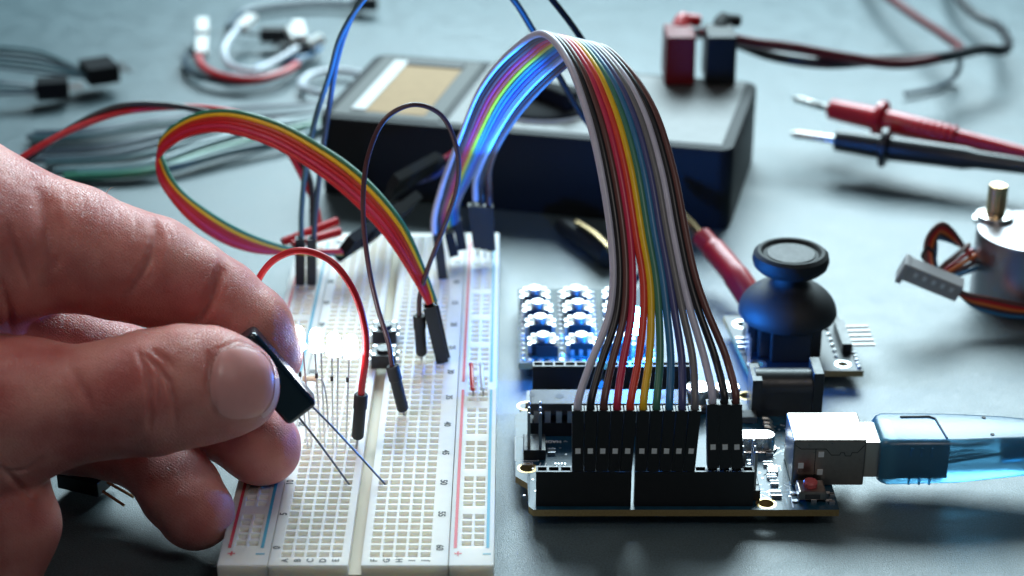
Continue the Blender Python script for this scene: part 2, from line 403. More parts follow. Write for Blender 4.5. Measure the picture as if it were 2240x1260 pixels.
# power jack
jx0, jx1 = 11.50, 12.80; jy0, jy1 = 6.75, 7.62
b = MB(); b.box2((jx1, jy0, hz), (jx1+.24, jy1, hz+1.12)); jk = b.build('power_jack', M['black'], uno, bevel=.02)
b = MB()
rg = []
for x in (jx0, jx1):
    pts = [V(x, jy0+.03, hz+.0), V(x, jy0+.03, hz+.6)] + [V(x, .5*(jy0+jy1)-.41*math.cos(a), hz+.6+.41*math.sin(a)) for a in np.linspace(.1, PI-.1, 10)] + [V(x, jy1-.03, hz+.6), V(x, jy1-.03, hz)]
    rg.append(pts)
b.loft(rg); b.box2((jx0-.10, jy0, hz), (jx0+.12, jy1, hz+.95)); b.build('jack_barrel', M['black'], jk, smooth=True)
# voltage regulator, small parts
b = MB(); b.box((11.2, 6.6, hz+.09), (.62, .36, .17)); reg = b.build('voltage_regulator', M['chip'], uno, bevel=.02)
b = MB()
for i in range(3): b.tube(spline([V(11.62, 6.05+.2*i, hz+.14), V(11.75, 6.05+.2*i, hz+.12), V(11.84, 6.05+.2*i, hz+.01)], 4), .045, 6)
b.build_each('regulator_leg', M['metal_d'], reg, smooth=True, per=1)
b = MB(); e = MB()
def chip2(px, py, sx, sy_, h=.07, body=None):
    p = at(px, py, z=hz+h)
    b.mi = 0; b.box((p.x, p.y, hz+h/2), (sx, sy_*.62, h)); b.mi = 1
    for sg in (-1, 1): b.box((p.x, p.y+sg*sy_*.40, hz+h/2), (sx, sy_*.2, h*1.04))
for a in ((1683, 988, .16, .16), (1680, 1012, .20, .14), (1688, 1040, .20, .12), (1694, 1054, .17, .14), (1698, 1078, .22, .22), (1207, 985, .17, .2), (1222, 1022, .10, .10), (1232, 1022, .10, .10), (1650, 1040, .1, .16), (1840-60, 1092, .12, .08), (1820, 1096, .12, .08), (1820, 1080, .1, .08),(1640,1010,.1,.2)):
    chip2(*a)
b.build_each('smd_component', [M['print_dark'], M['pad']], uno, per=3)
b = MB()
for i in range(4):
    for j in range(2):
        p = at(1682+5.5*i, 1022+10*j, z=hz+.05); b.box((p.x, p.y, hz+.04), (.035, .09, .07))
p = at(1690, 1028, z=hz+.05); b.mi = 1; b.box((p.x, p.y, hz+.05), (.24, .13, .06)); b.build('resistor_array', [M['pad'], M['white']], uno)
b = MB()
for i in range(4):
    for j in range(2): p = at(1215+7*i, 1015+14*j, z=hz+.02); b.box((p.x, p.y, hz+.02), (.035, .06, .03))
b.build('solder_joint', M['pad'], uno)
R180 = RZ(180)
text_mesh([('ICSP', at(1152, 1014, z=hz+.004), .15, R180), ('MADE IN', at(1200, 966, z=hz+.004), .145, R180)], 'silkscreen_text', M['silk'], uno)
b = MB()
def sline(pts, w=.012):
    for p, q in zip(pts[:-1], pts[1:]):
        p = at(*p, z=hz+.002); q = at(*q, z=hz+.002); d = (q-p).normalized(); s = V(-d.y, d.x, 0)*w
        b.add([p-s, p+s, q+s, q-s], [(0, 1, 2, 3)])
sline([(1127, 1008), (1127, 955), (1172, 955), (1178, 1008), (1127, 1008)])
sline([(1232, 966), (1242, 966)]); sline([(1183, 1012), (1178, 1022)]); sline([(1195, 1012), (1192, 1020)])
sline([(1715, 1060), (1727, 1066), (1735, 1110)], .015); sline([(1658, 1092), (1680, 1092)], .012)
b.build('silkscreen_line', M['silk'], uno)
rnd = random.Random(3); b = MB()
for i in range(60):
    x = rnd.uniform(10.9, 12.6); y = rnd.uniform(3.2, 6.6)
    b.lathe((x, y, hz+.001), (0, 0, 1), [(.03, 0), (.028, .006)], 8)
for i in range(26):
    b.lathe((6.1+rnd.uniform(0, 1.2), 3.1+rnd.uniform(0, 3), hz+.001), (0, 0, 1), [(.028, 0), (.026, .006)], 8)
b.build('via', M['pad'], uno)
b = MB()
for i in range(26):
    x = rnd.uniform(10.9, 12.0); y = rnd.uniform(3.2, 6.4); pp = [V(x, y, 0)]
    for k in range(3): a = rnd.choice((0, 45, 90, 135, 180, 225, 270, 315)); pp.append(pp[-1] + V(math.cos(math.radians(a)), math.sin(math.radians(a)), 0)*rnd.uniform(.1, .35))
    for p, q in zip(pp[:-1], pp[1:]):
        d = (q-p).normalized(); s = V(-d.y, d.x, 0)*.012; z = V(0, 0, hz+.0015)
        b.add([p-s+z, p+s+z, q+s+z, q-s+z], [(0, 1, 2, 3)])
b.build('copper_trace', mat('trace', (.03, .14, .22), .25, coat=.5), uno)
# reset button
rb = at(1775, 1082, z=hz+.1); b = MB(); b.box((rb.x, rb.y+.1, hz+.16), (.62, .55, .20), None, .94); rs = b.build('reset_button', M['metal_d'], uno, bevel=.03)
b = MB(); b.box((rb.x, rb.y-.165, hz+.15), (.32, .04, .10)); b.build('button_slot', M['print_dark'], rs)
b = MB(); b.lathe((rb.x-.02, rb.y+.12, hz+.26), (0, 0, 1), [(.15, 0), (.155, .09), (.13, .12)], 24); b.build('button_cap', M['redcap'], rs, smooth=True)
b = MB()
for sx in (-1, 1):
    for syy in (-.12, .2): b.box((rb.x+sx*.36, rb.y+syy, hz+.02), (.14, .09, .03))
b.build_each('button_leg', M['pad'], rs, per=1)
# row of solder tips under the board edge
b = MB()
for i in range(18):
    x = U(1.98, 0).x - P*i - (.1 if i > 9 else 0)
    b.lathe((x, UY+.25, UZ-.10), (0, 0, 1), [(.02, 0), (.05, .06), (.09, .10)], 8)
b.build_each('solder_tail', M['pad'], uno, per=1)
b = MB()
for (x, y) in ((6.6, 3.4), (12.3, 3.2), (6.6, 7.6), (12.3, 7.6)): b.lathe((x, y, 0), (0, 0, 1), [(.1, 0), (.1, UZ-.001)], 12)
b.build_each('board_foot', M['blackm'], uno)

# ---------------------------------------------------------------- USB plug and lead
plug = thing('usb_plug', 'translucent blue plug and lead pushed into the silver port at right', 'cable plug')
b = MB(); b.box2((13.484, 3.80, hz+.14), (14.2, 4.74, hz+1.0)); b.build('metal_shell', mat('plug_shell', (.66, .60, .54), .3, metal=1), plug, bevel=.03)
clear = mat('clear_blue_plastic', (.13, .44, .70), .30, trans=.78, spec=.6, bump=.15, bscale=12)
def rring(x, y0, y1, z0, z1, r, n=5):
    pts = []
    for (cy, cz, a0) in ((y1-r, z1-r, 0), (y0+r, z1-r, 90), (y0+r, z0+r, 180), (y1-r, z0+r, 270)):
        for k in range(n): a = math.radians(a0 + 90*k/(n-1)); pts.append(V(x, cy + r*math.cos(a), cz + r*math.sin(a)))
    return pts
b = MB(); b.loft([rring(x, y0, y1, z0, z1, r) for x, y0, y1, z0, z1, r in ((13.80, 3.66, 4.90, hz+.08, hz+1.04, .2), (13.88, 3.60, 4.98, hz+.03, hz+1.12, .22), (14.0, 3.58, 5.0, hz+.02, hz+1.135, .16), (15.5, 3.60, 4.98, hz+.05, hz+1.13, .16),
     (16.6, 3.68, 4.90, hz+.12, hz+1.12, .18), (17.5, 3.74, 4.84, hz+.16, hz+1.08, .25), (17.7, 3.95, 4.65, hz+.32, hz+.9, .2))])
pb = b.build('plug_body', clear, plug, smooth=True)
b = MB(); b.box2((14.15, 3.84, hz+.16), (15.3, 4.70, hz+.98)); b.build('inner_shell', mat('inner_shell', (.16, .22, .28), .32, metal=.8), pb)
b = MB()
for i, y in enumerate((3.95, 4.2, 4.45)): b.tube(spline([V(15.2, y, hz+.5), V(15.7, y, hz+.6), V(16.6, 4.3, hz+.6)], 5), .05, 6)
b.build_each('inner_wire', WM['slate'], pb, smooth=True, per=1)
b = MB(); b.mi = 0
zt = hz+1.14
fr = [(14.3, 3.95), (15.30, 3.75), (15.15, 4.75), (14.42, 4.80)]
rp = [V(14.32, 3.98, zt), V(14.38, 4.70, zt), V(15.02, 4.72, zt), V(15.14, 4.62, zt), V(15.22, 3.76, zt)]
b.tube(rp[1:], .025, 6); b.build('grip_outline', M['print_dark'], pb, smooth=True)
b = MB()
for (x, y) in ((16.22, 4.70), (16.24, 3.95)): b.lathe((x, y, hz+1.09), (0, 0, 1), [(.045, 0), (.045, .05)], 12)
b.build_each('pin_hole', M['print_dark'], pb, per=1)
b = MB()
for i in range(3):
    b.box2((14.42+.22*i, 3.55, hz+.10), (14.47+.22*i, 3.60, hz+.3)); b.box2((14.42+.22*i, 3.55, hz+.8), (14.47+.22*i, 3.60, hz+1.0))
b.build_each('grip_rib', clear, pb, per=1)
rod('lead', [V(16.5, 4.3, hz+.6), V(17.2, 4.35, hz+.62), V(18.2, 4.5, hz+.45), V(20, 5.2, .35), V(24, 7.5, .3), V(30, 9, .3)], .24, clear, plug, 14)
rod('lead_core', [V(16.5, 4.3, hz+.6), V(17.2, 4.35, hz+.62), V(18.2, 4.5, hz+.45), V(20, 5.2, .35), V(24, 7.5, .3), V(30, 9, .3)], .13, M['metal_d'], plug, 10)

# ---------------------------------------------------------------- big ribbon cable
rib = thing('ribbon_cable', 'wide rainbow ribbon cable arching high from the breadboard down to the circuit board header', 'ribbon cable')
names = ['lilac', 'black', 'brown', 'rose', 'scarlet', 'yellow', 'sage', 'blue', 'navy', 'grey', 'lilac', 'black', 'brown']
# housings at the board end
tops = [];  yb_ = sy + .03
xb_ = [1263, 1293, 1322, 1351, 1381, 1413, 1441, 1470, 1497, 1525, 1562, 1591, 1615]
xt_ = [1264, 1292, 1321, 1350, 1379, 1407, 1436, 1464, 1492, 1520, 1558, 1584, 1609]
gx = 11.0
cellsx = [U(4.45, 0).x+.03 - P*(7.5-i) for i in range(8)] + [U(1.85, 0).x + .03 - P*(9.5-i) for i in range(10)]
use = cellsx[3:8] + cellsx[8:13] + cellsx[14:17]
for i in range(13):
    zb = hz+.85
    botp = V(use[i], yb_, zb + .012)
    topp = at(xt_[i], 893 if i < 10 else 882, y=yb_ + .02)
    if i >= 10: botp.z += .07; topp.z += .03
    housing(rib, botp, topp, (1, 0, 0), w=.252, d=.25)
    tops.append(topp)
b = MB()
for i in range(13): b.box((use[i], yb_, hz+.85+.02), (.06, .06, .2))
b.build_each('header_contact', M['steel'], rib, per=1)
Lw = [(1300, 800, 3.6), (1334, 700, 4.3), (1346, 620, 4.8), (1337, 520, 5.4), (1312, 360, 6.3), (1282, 240, 7.1), (1240, 130, 8.0), (1190, 74, 9.0), (1120, 112, 10.2), (1055, 190, 11.2), (1008, 300, 12.2), (974, 400, 13.0)]
Rw = [(1578, 775, 3.3), (1540, 675, 3.8), (1515, 600, 4.3), (1500, 510, 4.9), (1472, 370, 5.8), (1430, 240, 6.7), (1372, 150, 7.6), (1305, 100, 8.6), (1228, 150, 9.5), (1152, 225, 10.3), (1098, 300, 11.2), (1074, 352, 11.9)]
Lp = [at(x, y, y=d) for x, y, d in Lw]; Rp = [at(x, y, y=d + .55) for x, y, d in Rw]
ends = []
for i in range(13):
    if i < 10: ends.append(at(950+5.5*i, 512-3*i, y=13.7+.12*i))
    else: ends.append(at(1040+15*(i-10), 438+6*(i-10), y=14.6+.1*(i-10)))
for i in range(13):
    t = i/12
    pts = [tops[i] - V(0, 0, .12), tops[i] + V(0, .02, .12)]
    for k, (a, c) in enumerate(zip(Lp, Rp)):
        p = a.lerp(c, t)
        if k == 0:   # wires fanned out near the connectors
            p = p.lerp(at(xt_[i], 800, y=3.35) , .15)
        if k < 3: p = p + V(-.045 if i < 4 else .045, 0, 0)
        if k == len(Lp)-1:
            p = p.lerp(ends[i] + V(0, -.2, 1.0), .35)
        pts.append(p)
    e0 = ends[i] + V(0, -.05, .45)
    pts += [e0, ends[i]]
    rod('wire', pts, .083, WM[names[i]], rib, 10, 10)
for j, (pxx, pyt, pyb, yy) in enumerate(((960, 512, 612, 13.7), (985, 510, 560, 14.6), (1003, 480, 545, 14.9))):
    tp = at(pxx-3, pyt, y=yy); bt = at(pxx+9, pyb, y=yy-.15)
    if bt.z < H: bt.z = H+.02
    housing(rib, bt, tp, (1, 0, 0), win=False)
for j in range(3):
    tp = at(1034+17*j, 447+2*j, y=14.75); bt = at(1045+15*j, 540+3*j, y=14.7)
    housing(rib, bt, tp, (1, 0, 0), win=False)
bpin = MB()
for j in range(3):
    q = at(1045+15*j, 540+3*j, y=14.7); bpin.box((q.x, q.y, q.z-.08), (.05, .05, .4))
q = at(969, 612, y=13.55); bpin.box((q.x, q.y, .9), (.05, .05, .3)); bpin.build_each('contact_pin', M['steel'], rib, per=1)

# ---------------------------------------------------------------- single jumpers on the breadboard
def round_housing(parent, bot, top, r=.125, pin=True):
    bot, top = Vector(bot), Vector(top); ln = (top-bot).length
    b = MB(); b.lathe(bot, top-bot, [(r*.75, 0), (r, .05), (r, ln*.68), (r*1.13, ln*.69), (r*1.13, ln*.97), (r*.95, ln)], 16)
    o = b.build('connector_housing', M['blackm'], parent, smooth=True)
    if pin:
        d = (bot-top).normalized(); c = MB(); c.tube([bot + d*-.1, bot + d*.45], .03, 6); c.build('contact_pin', M['steel'], o)
    return o
# red jumper arching over the LEDs
j = thing('red_jumper_wire', 'glossy red jumper wire arching behind the fingertip to a short black connector', 'jumper wire')
tp = at(790, 862, y=4.75); bt = at(782, 958, y=4.76)
round_housing(j, bt, tp, .135)
rod('wire', [at(545, 680, y=5.6), at(566, 610, y=5.4), at(605, 565, y=5.2), at(660, 548, y=5.1), at(722, 570, y=5.0), at(770, 630, y=4.9), at(797, 710, y=4.8), at(800, 780, y=4.75), at(791, 850, y=4.75), at(790, 870, y=4.75)], .075, WM['red'], j, 12)
rod('far_end', [at(545, 680, y=5.6), at(520, 760, y=5.7), V(.37, 5.9, 1.2), V(.37, 5.95, .87)], .066, WM['red'], j, 10)
# brown loop
j = thing('brown_jumper_wire', 'dark brown jumper wire making a tall narrow loop above the middle of the breadboard', 'jumper wire')
t1, b1 = at(858, 800, y=6.2), at(882, 898, y=6.15); round_housing(j, b1, t1, .135)
t2, b2 = at(917, 690, y=8.8), at(922, 776, y=8.9); round_housing(j, b2, t2, .135)
rod('wire', [t1 - (t1-b1)*.1, t1, at(850, 750, y=6.4), at(828, 680, y=6.7), at(806, 580, y=7.0), at(794, 450, y=7.4), at(806, 340, y=7.8), at(845, 258, y=8.1), at(905, 229, y=8.4), at(965, 252, y=8.7), at(1000, 330, y=8.8), at(1000, 410, y=8.9), at(970, 500, y=8.9), at(935, 590, y=8.8), at(918, 650, y=8.8), t2, b2*.1+t2*.9], .058, WM['plum'], j, 12)
# rainbow ribbon looping left
j = thing('small_ribbon_cable', 'narrow red, yellow and green ribbon cable looping out to the left of the breadboard', 'ribbon cable')
cn = ['green', 'yellow', 'rust', 'red', 'rose', 'red']
# outer edge (green) and inner edge (pink)
Ga = [(952, 660, 8.7), (930, 600, 9.0), (880, 490, 9.6), (790, 385, 10.4), (700, 320, 11.0), (600, 268, 11.6), (490, 243, 12.2), (405, 262, 12.6), (352, 310, 12.7), (362, 365, 12.2), (392, 415, 11.9), (450, 462, 11.9), (530, 508, 12.2), (610, 538, 12.6), (690, 555, 13.0), (752, 556, 13.4)]
Pk = [(938, 665, 8.7), (905, 606, 8.8), (845, 515, 9.3), (762, 428, 10.0), (680, 365, 10.6), (585, 312, 11.2), (480, 285, 11.8), (400, 300, 12.2), (347, 345, 12.4), (350, 388, 12.2), (375, 432, 11.8), (420, 482, 11.6), (490, 528, 11.9), (562, 550, 12.3), (640, 552, 12.8), (745, 548, 13.3)]
Gp = [at(x, y, y=d) for x, y, d in Ga]; Pp = [at(x, y, y=d) for x, y, d in Pk]
for i, c in enumerate(cn):
    t = i/5; rod('wire', [a.lerp(c_, t) for a, c_ in zip(Gp, Pp)], .060, WM[c], j, 10, 9)
for k in range(1):
    housing(j, at(967, 788, y=8.82), at(938, 668, y=8.7), (.7, .1, -.1), w=.3, d=.27, win=False)
housing(j, at(967+10, 786, y=9.1), at(950, 664, y=9.0), (.7, .1, -.1), w=.2, d=.25, win=False)
# black connector blocks lying behind
for (p, q, w) in (((752, 545, 13.3), (865, 470, 15.4), .9), ((860, 400, 16.0), (952, 350, 17.4), .5), ((800, 520, 14.0), (905, 440, 16.0), .7)):
    housing(j, at(p[0], p[1], y=p[2]), at(q[0], q[1], y=q[2]), (.6, -.3, .9), w=w, d=.26, win=False, m=M['dull'])
j = thing('connector_bundle', 'dark two wire connector lying between the breadboard and the multimeter', 'connector')
housing(j, at(850, 425, y=16.3), at(962, 352, y=18.0), (.5, -.4, .9), w=.5, d=.26, win=False, m=M['dull'])
rod('wire', [at(935, 365, y=17.5), at(975, 345, y=18.1), at(1010, 320, y=18.2)], .07, WM['pink'], j); rod('wire', [at(905, 400, y=17.3), at(950, 385, y=17.8), at(1000, 350, y=18.2)], .07, WM['navy'], j)
# tall pair going out of the top
j = thing('tall_jumper_pair', 'teal and grey jumper wires rising past the top edge from one black connector', 'jumper wire')
for k, (x0, c) in enumerate(((658, 'teal'), (684, 'grey'))):
    housing(j, at(657+25*k, 620, y=13.1), at(657+25*k, 520, y=13.1), (1, 0, 0), win=False)
b = MB()
for k in (0, 1): q = at(657+25*k, 620, y=13.1); b.box((q.x, q.y, q.z-.1), (.05, .05, .4))
b.build_each('contact_pin', M['steel'], j, per=1)
rod('wire', [at(660, 530, y=13.1), at(659, 480, y=13.1), at(667, 380, y=12.9), at(690, 260, y=12.6), at(722, 160, y=12.3), at(745, 80, y=12.0), at(795, 0, y=11.6), at(880, -80, y=11.5), at(1000, -150, y=11.5), at(1100, -120, y=11.8)], .07, WM['teal'], j)
rod('wire', [at(1100, -120, y=11.8), at(1200, -10, y=12.2), at(1275, 90, y=12.8), at(1350, 230, y=13.4), at(1400, 400, y=13.6), at(1420, 560, y=13.9), V(9.3, 14.0, .1)], .08, M['dull'], j)
rod('wire', [at(686, 530, y=13.1), at(690, 470, y=13.1), at(703, 350, y=12.8), at(722, 220, y=12.5), at(740, 120, y=12.2), at(768, 40, y=11.9), at(810, -25, y=11.6), at(900, -90, y=11.6), at(1020, -110, y=11.6)], .07, WM['slate'], j)
rod('wire', [at(1020, -110, y=11.6), at(1120, -5, y=12.1), at(1165, 65, y=12.5), at(1225, 170, y=13.2), at(1272, 250, y=13.8), at(1340, 340, y=14), at(1400, 460, y=14), at(1420, 560, y=14.3), V(9.0, 14.4, .1)], .08, mat('dark_brown_wire', (.02, .013, .012), .6, spec=.3), j)
# twisted red and black pair
j = thing('twisted_wire_pair', 'twisted red and black wire pair arching above the hand from the left edge', 'wire')
base = spline([at(-40, 420, y=14), at(65, 340, y=14.5), at(160, 280, y=15), at(260, 240, y=15.5), at(350, 232, y=16), at(450, 240, y=16.2), at(540, 262, y=16.2), at(610, 305, y=16), at(655, 360, y=15.8), at(680, 420, y=15.6), at(690, 480, y=15.3), at(690, 520, y=15.0)], 10)
for sg, c in ((0, 'red'), (PI, 'black')):
    pp = []
    for i, p in enumerate(base):
        t = (base[min(i+1, len(base)-1)] - base[max(i-1, 0)]).normalized(); _, s, w = frame(t); a = i*.115 + sg + .8
        pp.append(p + (s*math.cos(a) + w*math.sin(a))*.085)
    rod('wire', pp, .085, WM[c], j, 10, 0)
# red sleeves behind the black connector
j = thing('red_lead_ends', 'pair of short red sleeved lead ends behind the tall black connector', 'wire')
for k, (a, c) in enumerate((((618, 530, 14.0), (738, 484, 14.9)), ((640, 536, 13.8), (744, 507, 14.6)))):
    rod('sleeve', [at(*a[:2], y=a[2]), at(*c[:2], y=c[2])], .12, WM['red'], j, 10, 3)
# tiny red and white links
for k, (nm, px_, c) in enumerate((('red', 1030, 'red'), ('white', 1052, 'white'))):
    j = thing('wire_link', 'tiny %s wire link standing on the right rail of the breadboard' % nm, 'wire link', group='short wire links on the rail')
    x = at(px_, 860, z=H).x
    rod('wire', [at(px_-1, 797, z=1.02), at(px_+1, 800, z=1.22), at(px_+2, 825, z=1.2), at(px_+4, 852, z=1.1)], .05, WM[c], j, 8)
    rod('bare_end', [at(px_+4, 850, z=1.1), at(px_+5, 858, z=1.0), at(px_+5, 866, z=.8)], .025, M['steel'], j, 6)
# resistor behind the held component
j = thing('resistor', 'tiny resistor with bent leads on the breadboard behind the held capacitor', 'resistor')
b = MB(); q = at(662, 828, y=5.6); b.lathe(q, (1, 0, 0), [(.05, 0), (.08, .05), (.06, .12), (.06, .22), (.08, .3), (.05, .34)], 12); b.build('body', mat('resistor_body', (.62, .50, .36), .4), j, smooth=True)
rod('lead', [q + V(.3, 0, 0), q + V(.42, 0, -.05), q + V(.5, 0, -.4), V(q.x+.52, q.y, .75)], .018, M['steel'], j, 6)

# ---------------------------------------------------------------- LEDs
led_on = mat('lit_white_led', (1, 1, 1), .3, emit=(.86, .95, 1.0), es=12)
spots = ((652, 738, 677), (692, 742, 705), (730, 752, 730), (768, 756, 757))
labs = ('leftmost glowing white LED, half hidden behind the fingertip', 'second glowing white LED from the fingertip', 'third glowing white LED from the fingertip', 'rightmost glowing white LED, inside the arch of the red jumper')
for (hx_, hy_, fx), lab in zip(spots, labs):
    led = thing('white_led', lab, 'LED', group='glowing white LEDs in a row')
    p = at(hx_, hy_, y=4.7)
    b = MB(); b.lathe(p - V(0, 0, .25), (0, 0, 1), [(.175, 0), (.175, .06), (.15, .065), (.15, .33), (.135, .42), (.10, .48), (.055, .51), (.01, .52)], 20); b.build('lens', led_on, led, smooth=True)
    foot = at(fx, 977, z=H)
    b = MB()
    for dx in (-.045, .09):
        if dx < 0 or fx < 740:
            b.tube([p + V(dx, 0, -.2), Vector((foot.x+dx*.6, foot.y, .6))], .018, 6)
    lg = b.build_each('leg', M['metal'], led)
    k = p.lerp(Vector((foot.x, foot.y, H)), .33); b = MB(); b.box(k + V(-.04, 0, 0), (.06, .06, .11)); b.build('leg_stop', M['print_dark'], lg)

# ---------------------------------------------------------------- tact switches on the breadboard
def tact(loc, s, parent_name, label, group, capm, h=.35, body=None, ch=.08):
    t = thing(parent_name, label, 'push button', group=group)
    x, y, z = loc
    b = MB(); b.box((x, y, z+h*.5), (s, s, h)); o = b.build('body', body or M['black'], t, bevel=.02)
    b = MB(); b.lathe((x, y, z+h), (0, 0, 1), [(s*.29, 0), (s*.29, ch)], 18); b.build('button_cap', capm, t, smooth=True)
    b = MB()
    for sx in (-1, 1):
        for sy_ in (-1, 1):
            b.box((x+sx*(s/2+.03), y+sy_*s*.3, z+h*.3), (.05, .09, h*.7)); b.box((x+sx*s*.38, y+sy_*s*.38, z+h+.01), (.08, .08, .025))
    b.build_each('leg', M['pad'], t, per=2)
    return t
for (px_, py_, lab) in ((840, 775, 'nearer black push button straddling the channel of the breadboard'), (842, 722, 'farther black push button straddling the channel of the breadboard')):
    p = at(px_, py_, z=1.1); tact((p.x, p.y, H+.01), .60, 'tactile_button', lab, 'push buttons on the breadboard', M['black'], .34)

# ---------------------------------------------------------------- keypad board behind
kp = thing('keypad_board', 'blue button matrix board with rows of silver push buttons behind the circuit board', 'circuit board')
kx0, kx1, ky0, ky1, kz = 6.02, 9.5, 9.35, 13.6, .35
plate('circuit_substrate', [(kx0, ky0), (kx1, ky0), (kx1, ky1), (kx0, ky1)], [circ(kx0+.2, ky1-.2, .12)], kz, .16, mat('keypad_pcb', (.012, .05, .06), .5, spec=.35, var=.3, vscale=4), kp, M['pcb_edge'])
kt = kz + .16
b = MB()
for (x, y) in ((6.3, 9.7), (9.2, 9.7), (6.3, 13.3), (9.2, 13.3)): b.lathe((x, y, 0), (0, 0, 1), [(.1, 0), (.1, kz-.001)], 10)
b.build_each('board_foot', M['blackm'], kp)
b = MB(); rnd = random.Random(5)
for i in range(15):
    for jx in (kx0+.12, kx0+.98+.1, kx0+1.95, kx1-.15): b.lathe((jx, ky0+.2+i*.27, kt-.001), (0, 0, 1), [(.07, 0), (.05, .03), (.02, .045)], 8)
for i in range(12): b.lathe((kx0+.3+i*.254, ky0+.16, kt-.001), (0, 0, 1), [(.08, 0), (.06, .03)], 8)
b.build('solder_pad', M['pad'], kp, smooth=True)
b = MB(); b.box2((6.45, 9.7, kt), (7.0, 10.1, kt+.28)); b.build('matrix_chip', M['blackm'], kp)
b = MB(); b.box2((7.25, 9.85, kt), (9.2, 10.2, kt+.24)); q = b.build('driver_chip', M['blackm'], kp)
b = MB()
for i in range(9): b.box((7.35+.21*i, 9.80, kt+.08), (.09, .1, .16))
b.build_each('chip_leg', M['pad'], q, per=1)
ri = ('front', 'second', 'third', 'rear'); ci = ('left', 'second', 'third')
silvertop = mat('button_steel', (.75, .76, .78), .3, metal=.9)
for r_ in range(4):
    for c_ in range(3):
        cx = (1188, 1272, 1356)[c_] - (3-0)*0
        py_ = (740, 700, 668, 638)[r_]; pxx = cx - r_*(6 if c_ == 0 else 4 if c_ == 1 else 2)
        p = at(pxx, py_, z=kt+.35)
        b = MB(); b.box((p.x, p.y, kt+.17), (.58, .50, .34)); o = b.build('key_switch', M['black'], kp, bevel=.02)
        b = MB(); b.lathe((p.x, p.y, kt+.34), (0, 0, 1), [(.15, 0), (.15, .13)], 16); b.build('key_cap', M['pad'], o, smooth=True)
        b = MB()
        for sx in (-1, 1):
            for s2 in (-1, 1): b.box((p.x+sx*.33, p.y+s2*.15, kt+.14), (.09, .12, .28)); b.box((p.x+sx*.24, p.y+s2*.20, kt+.345), (.1, .09, .02))
        b.build_each('key_leg', M['pad'], o, per=2)

# blue LED on a stalk behind the ribbon
sd = bpy.data.lights.new('blue_led_beam', 'SPOT'); sd.energy = 16000; sd.color = (.015, .23, 1.0); sd.spot_size = math.radians(50); sd.spot_blend = .6; sd.shadow_soft_size = .12
so = bpy.data.objects.new('blue_led_beam', sd); COL.objects.link(so); so.location = at(1392, 700, y=9.2) + Vector((-.3, .0, .75)); so.rotation_euler = (Vector((4.6, 11.2, 7.2)) - so.location).to_track_quat('-Z', 'Y').to_euler()
bl = thing('blue_led', 'glaring blue LED standing behind the splayed ribbon wires', 'LED')
p = at(1392, 700, y=9.2)
blue_on = mat('lit_blue_led', (.1, .3, 1), .3, emit=(.015, .23, 1.0), es=850)
b = MB(); b.lathe(p - V(0, 0, .3), (0, 0, 1), [(.19, 0), (.19, .1), (.15, .11), (.15, .4), (.12, .55), (.06, .62), (.01, .64)], 20); b.build('lens', blue_on, bl, smooth=True)
b = MB()
for dx in (-.12, .12): b.tube([p + V(dx, 0, -.3), V(p.x+dx, p.y, .02)], .03, 6)
b.build_each('leg', M['steel'], bl, per=1)

# ---------------------------------------------------------------- joystick module
js = thing('joystick_module', 'black thumb joystick on a blue board with five silver pins on its right side', 'joystick')
jc = at(1718, 740, y=10.5); jz = .30; jxx, jyy = jc.x, 10.5
plate('circuit_substrate', [(11.6, 9.05), (14.40, 9.05), (14.25, 12.1), (11.3, 12.1)], [circ(13.95, 9.4, .13), circ(11.85, 9.4, .15), circ(13.8, 11.7, .13), circ(11.75, 11.6, .16)], jz, .16, mat('joystick_pcb', (.006, .012, .02), .4, spec=.4), js, M['pcb_edge'])
jt = jz+.16
b = MB()
for (x, y, r0, r1) in ((11.85, 9.4, .155, .24), (11.75, 11.6, .165, .27), (13.95, 9.4, .135, .2)):
    n = 24; vs = [(a, c, jt+.003) for a, c in circ(x, y, r0)] + [(a, c, jt+.003) for a, c in circ(x, y, r1)]
    b.add(vs, [(k, (k+1) % n, n+(k+1) % n, n+k) for k in range(n)])
b.build_each('mounting_ring', M['pad'], js, per=1)
b = MB()
for (x, y) in ((11.9, 9.9), (13.9, 10.5), (11.9, 11.2)): b.lathe((x, y, 0), (0, 0, 1), [(.12, 0), (.12, jz-.001)], 10)
b.build_each('board_foot', M['blackm'], js)
b = MB(); b.box((jxx, jyy, jt+.62), (1.55, 1.55, 1.24)); hb = b.build('gimbal_housing', M['black'], js, bevel=.05)
b = MB(); b.box2((jxx-1.02, jyy-.5, jt), (jxx-.785, jyy+.5, jt+.95)); b.box2((jxx-.5, jyy-1.02, jt), (jxx+.5, jyy-.785, jt+.95)); b.build_each('potentiometer', M['black'], hb, bevel=.04, per=1)
b = MB()
for i in range(3): b.box((jxx-1.0, jyy-.9+.25*i, jt+.3), (.06, .08, .6)); b.box((jxx-1.10, jyy-.4+.25*i, jt+.1), (.25, .05, .05))
b.build_each('solder_tab', M['pad'], hb, per=1)
zc = at(1722, 685, y=10.5).z
b = MB(); prof = [(1.06, -.10), (1.17, -.04)] + [(1.22*math.cos(a), .03+.86*math.sin(a)) for a in np.linspace(.05, 1.12, 14)] + [(.42, .90), (.37, 1.05)]
b.lathe((jxx-.0, jyy, zc), (0, 0, 1), prof, 48); b.build('dust_dome', M['blackm'], js, smooth=True)
zk = zc + 1.07
b = MB(); b.lathe((jxx, jyy, zk-.05), (0, 0, 1), [(.36, 0), (.34, .10), (.45, .16), (.80, .20), (.90, .30), (.94, .45), (.91, .60), (.82, .675), (.745, .67), (.69, .62), (.67, .59), (.01, .59)], 56); tc_ = b.build('thumb_cap', M['rubber'], js, smooth=True)
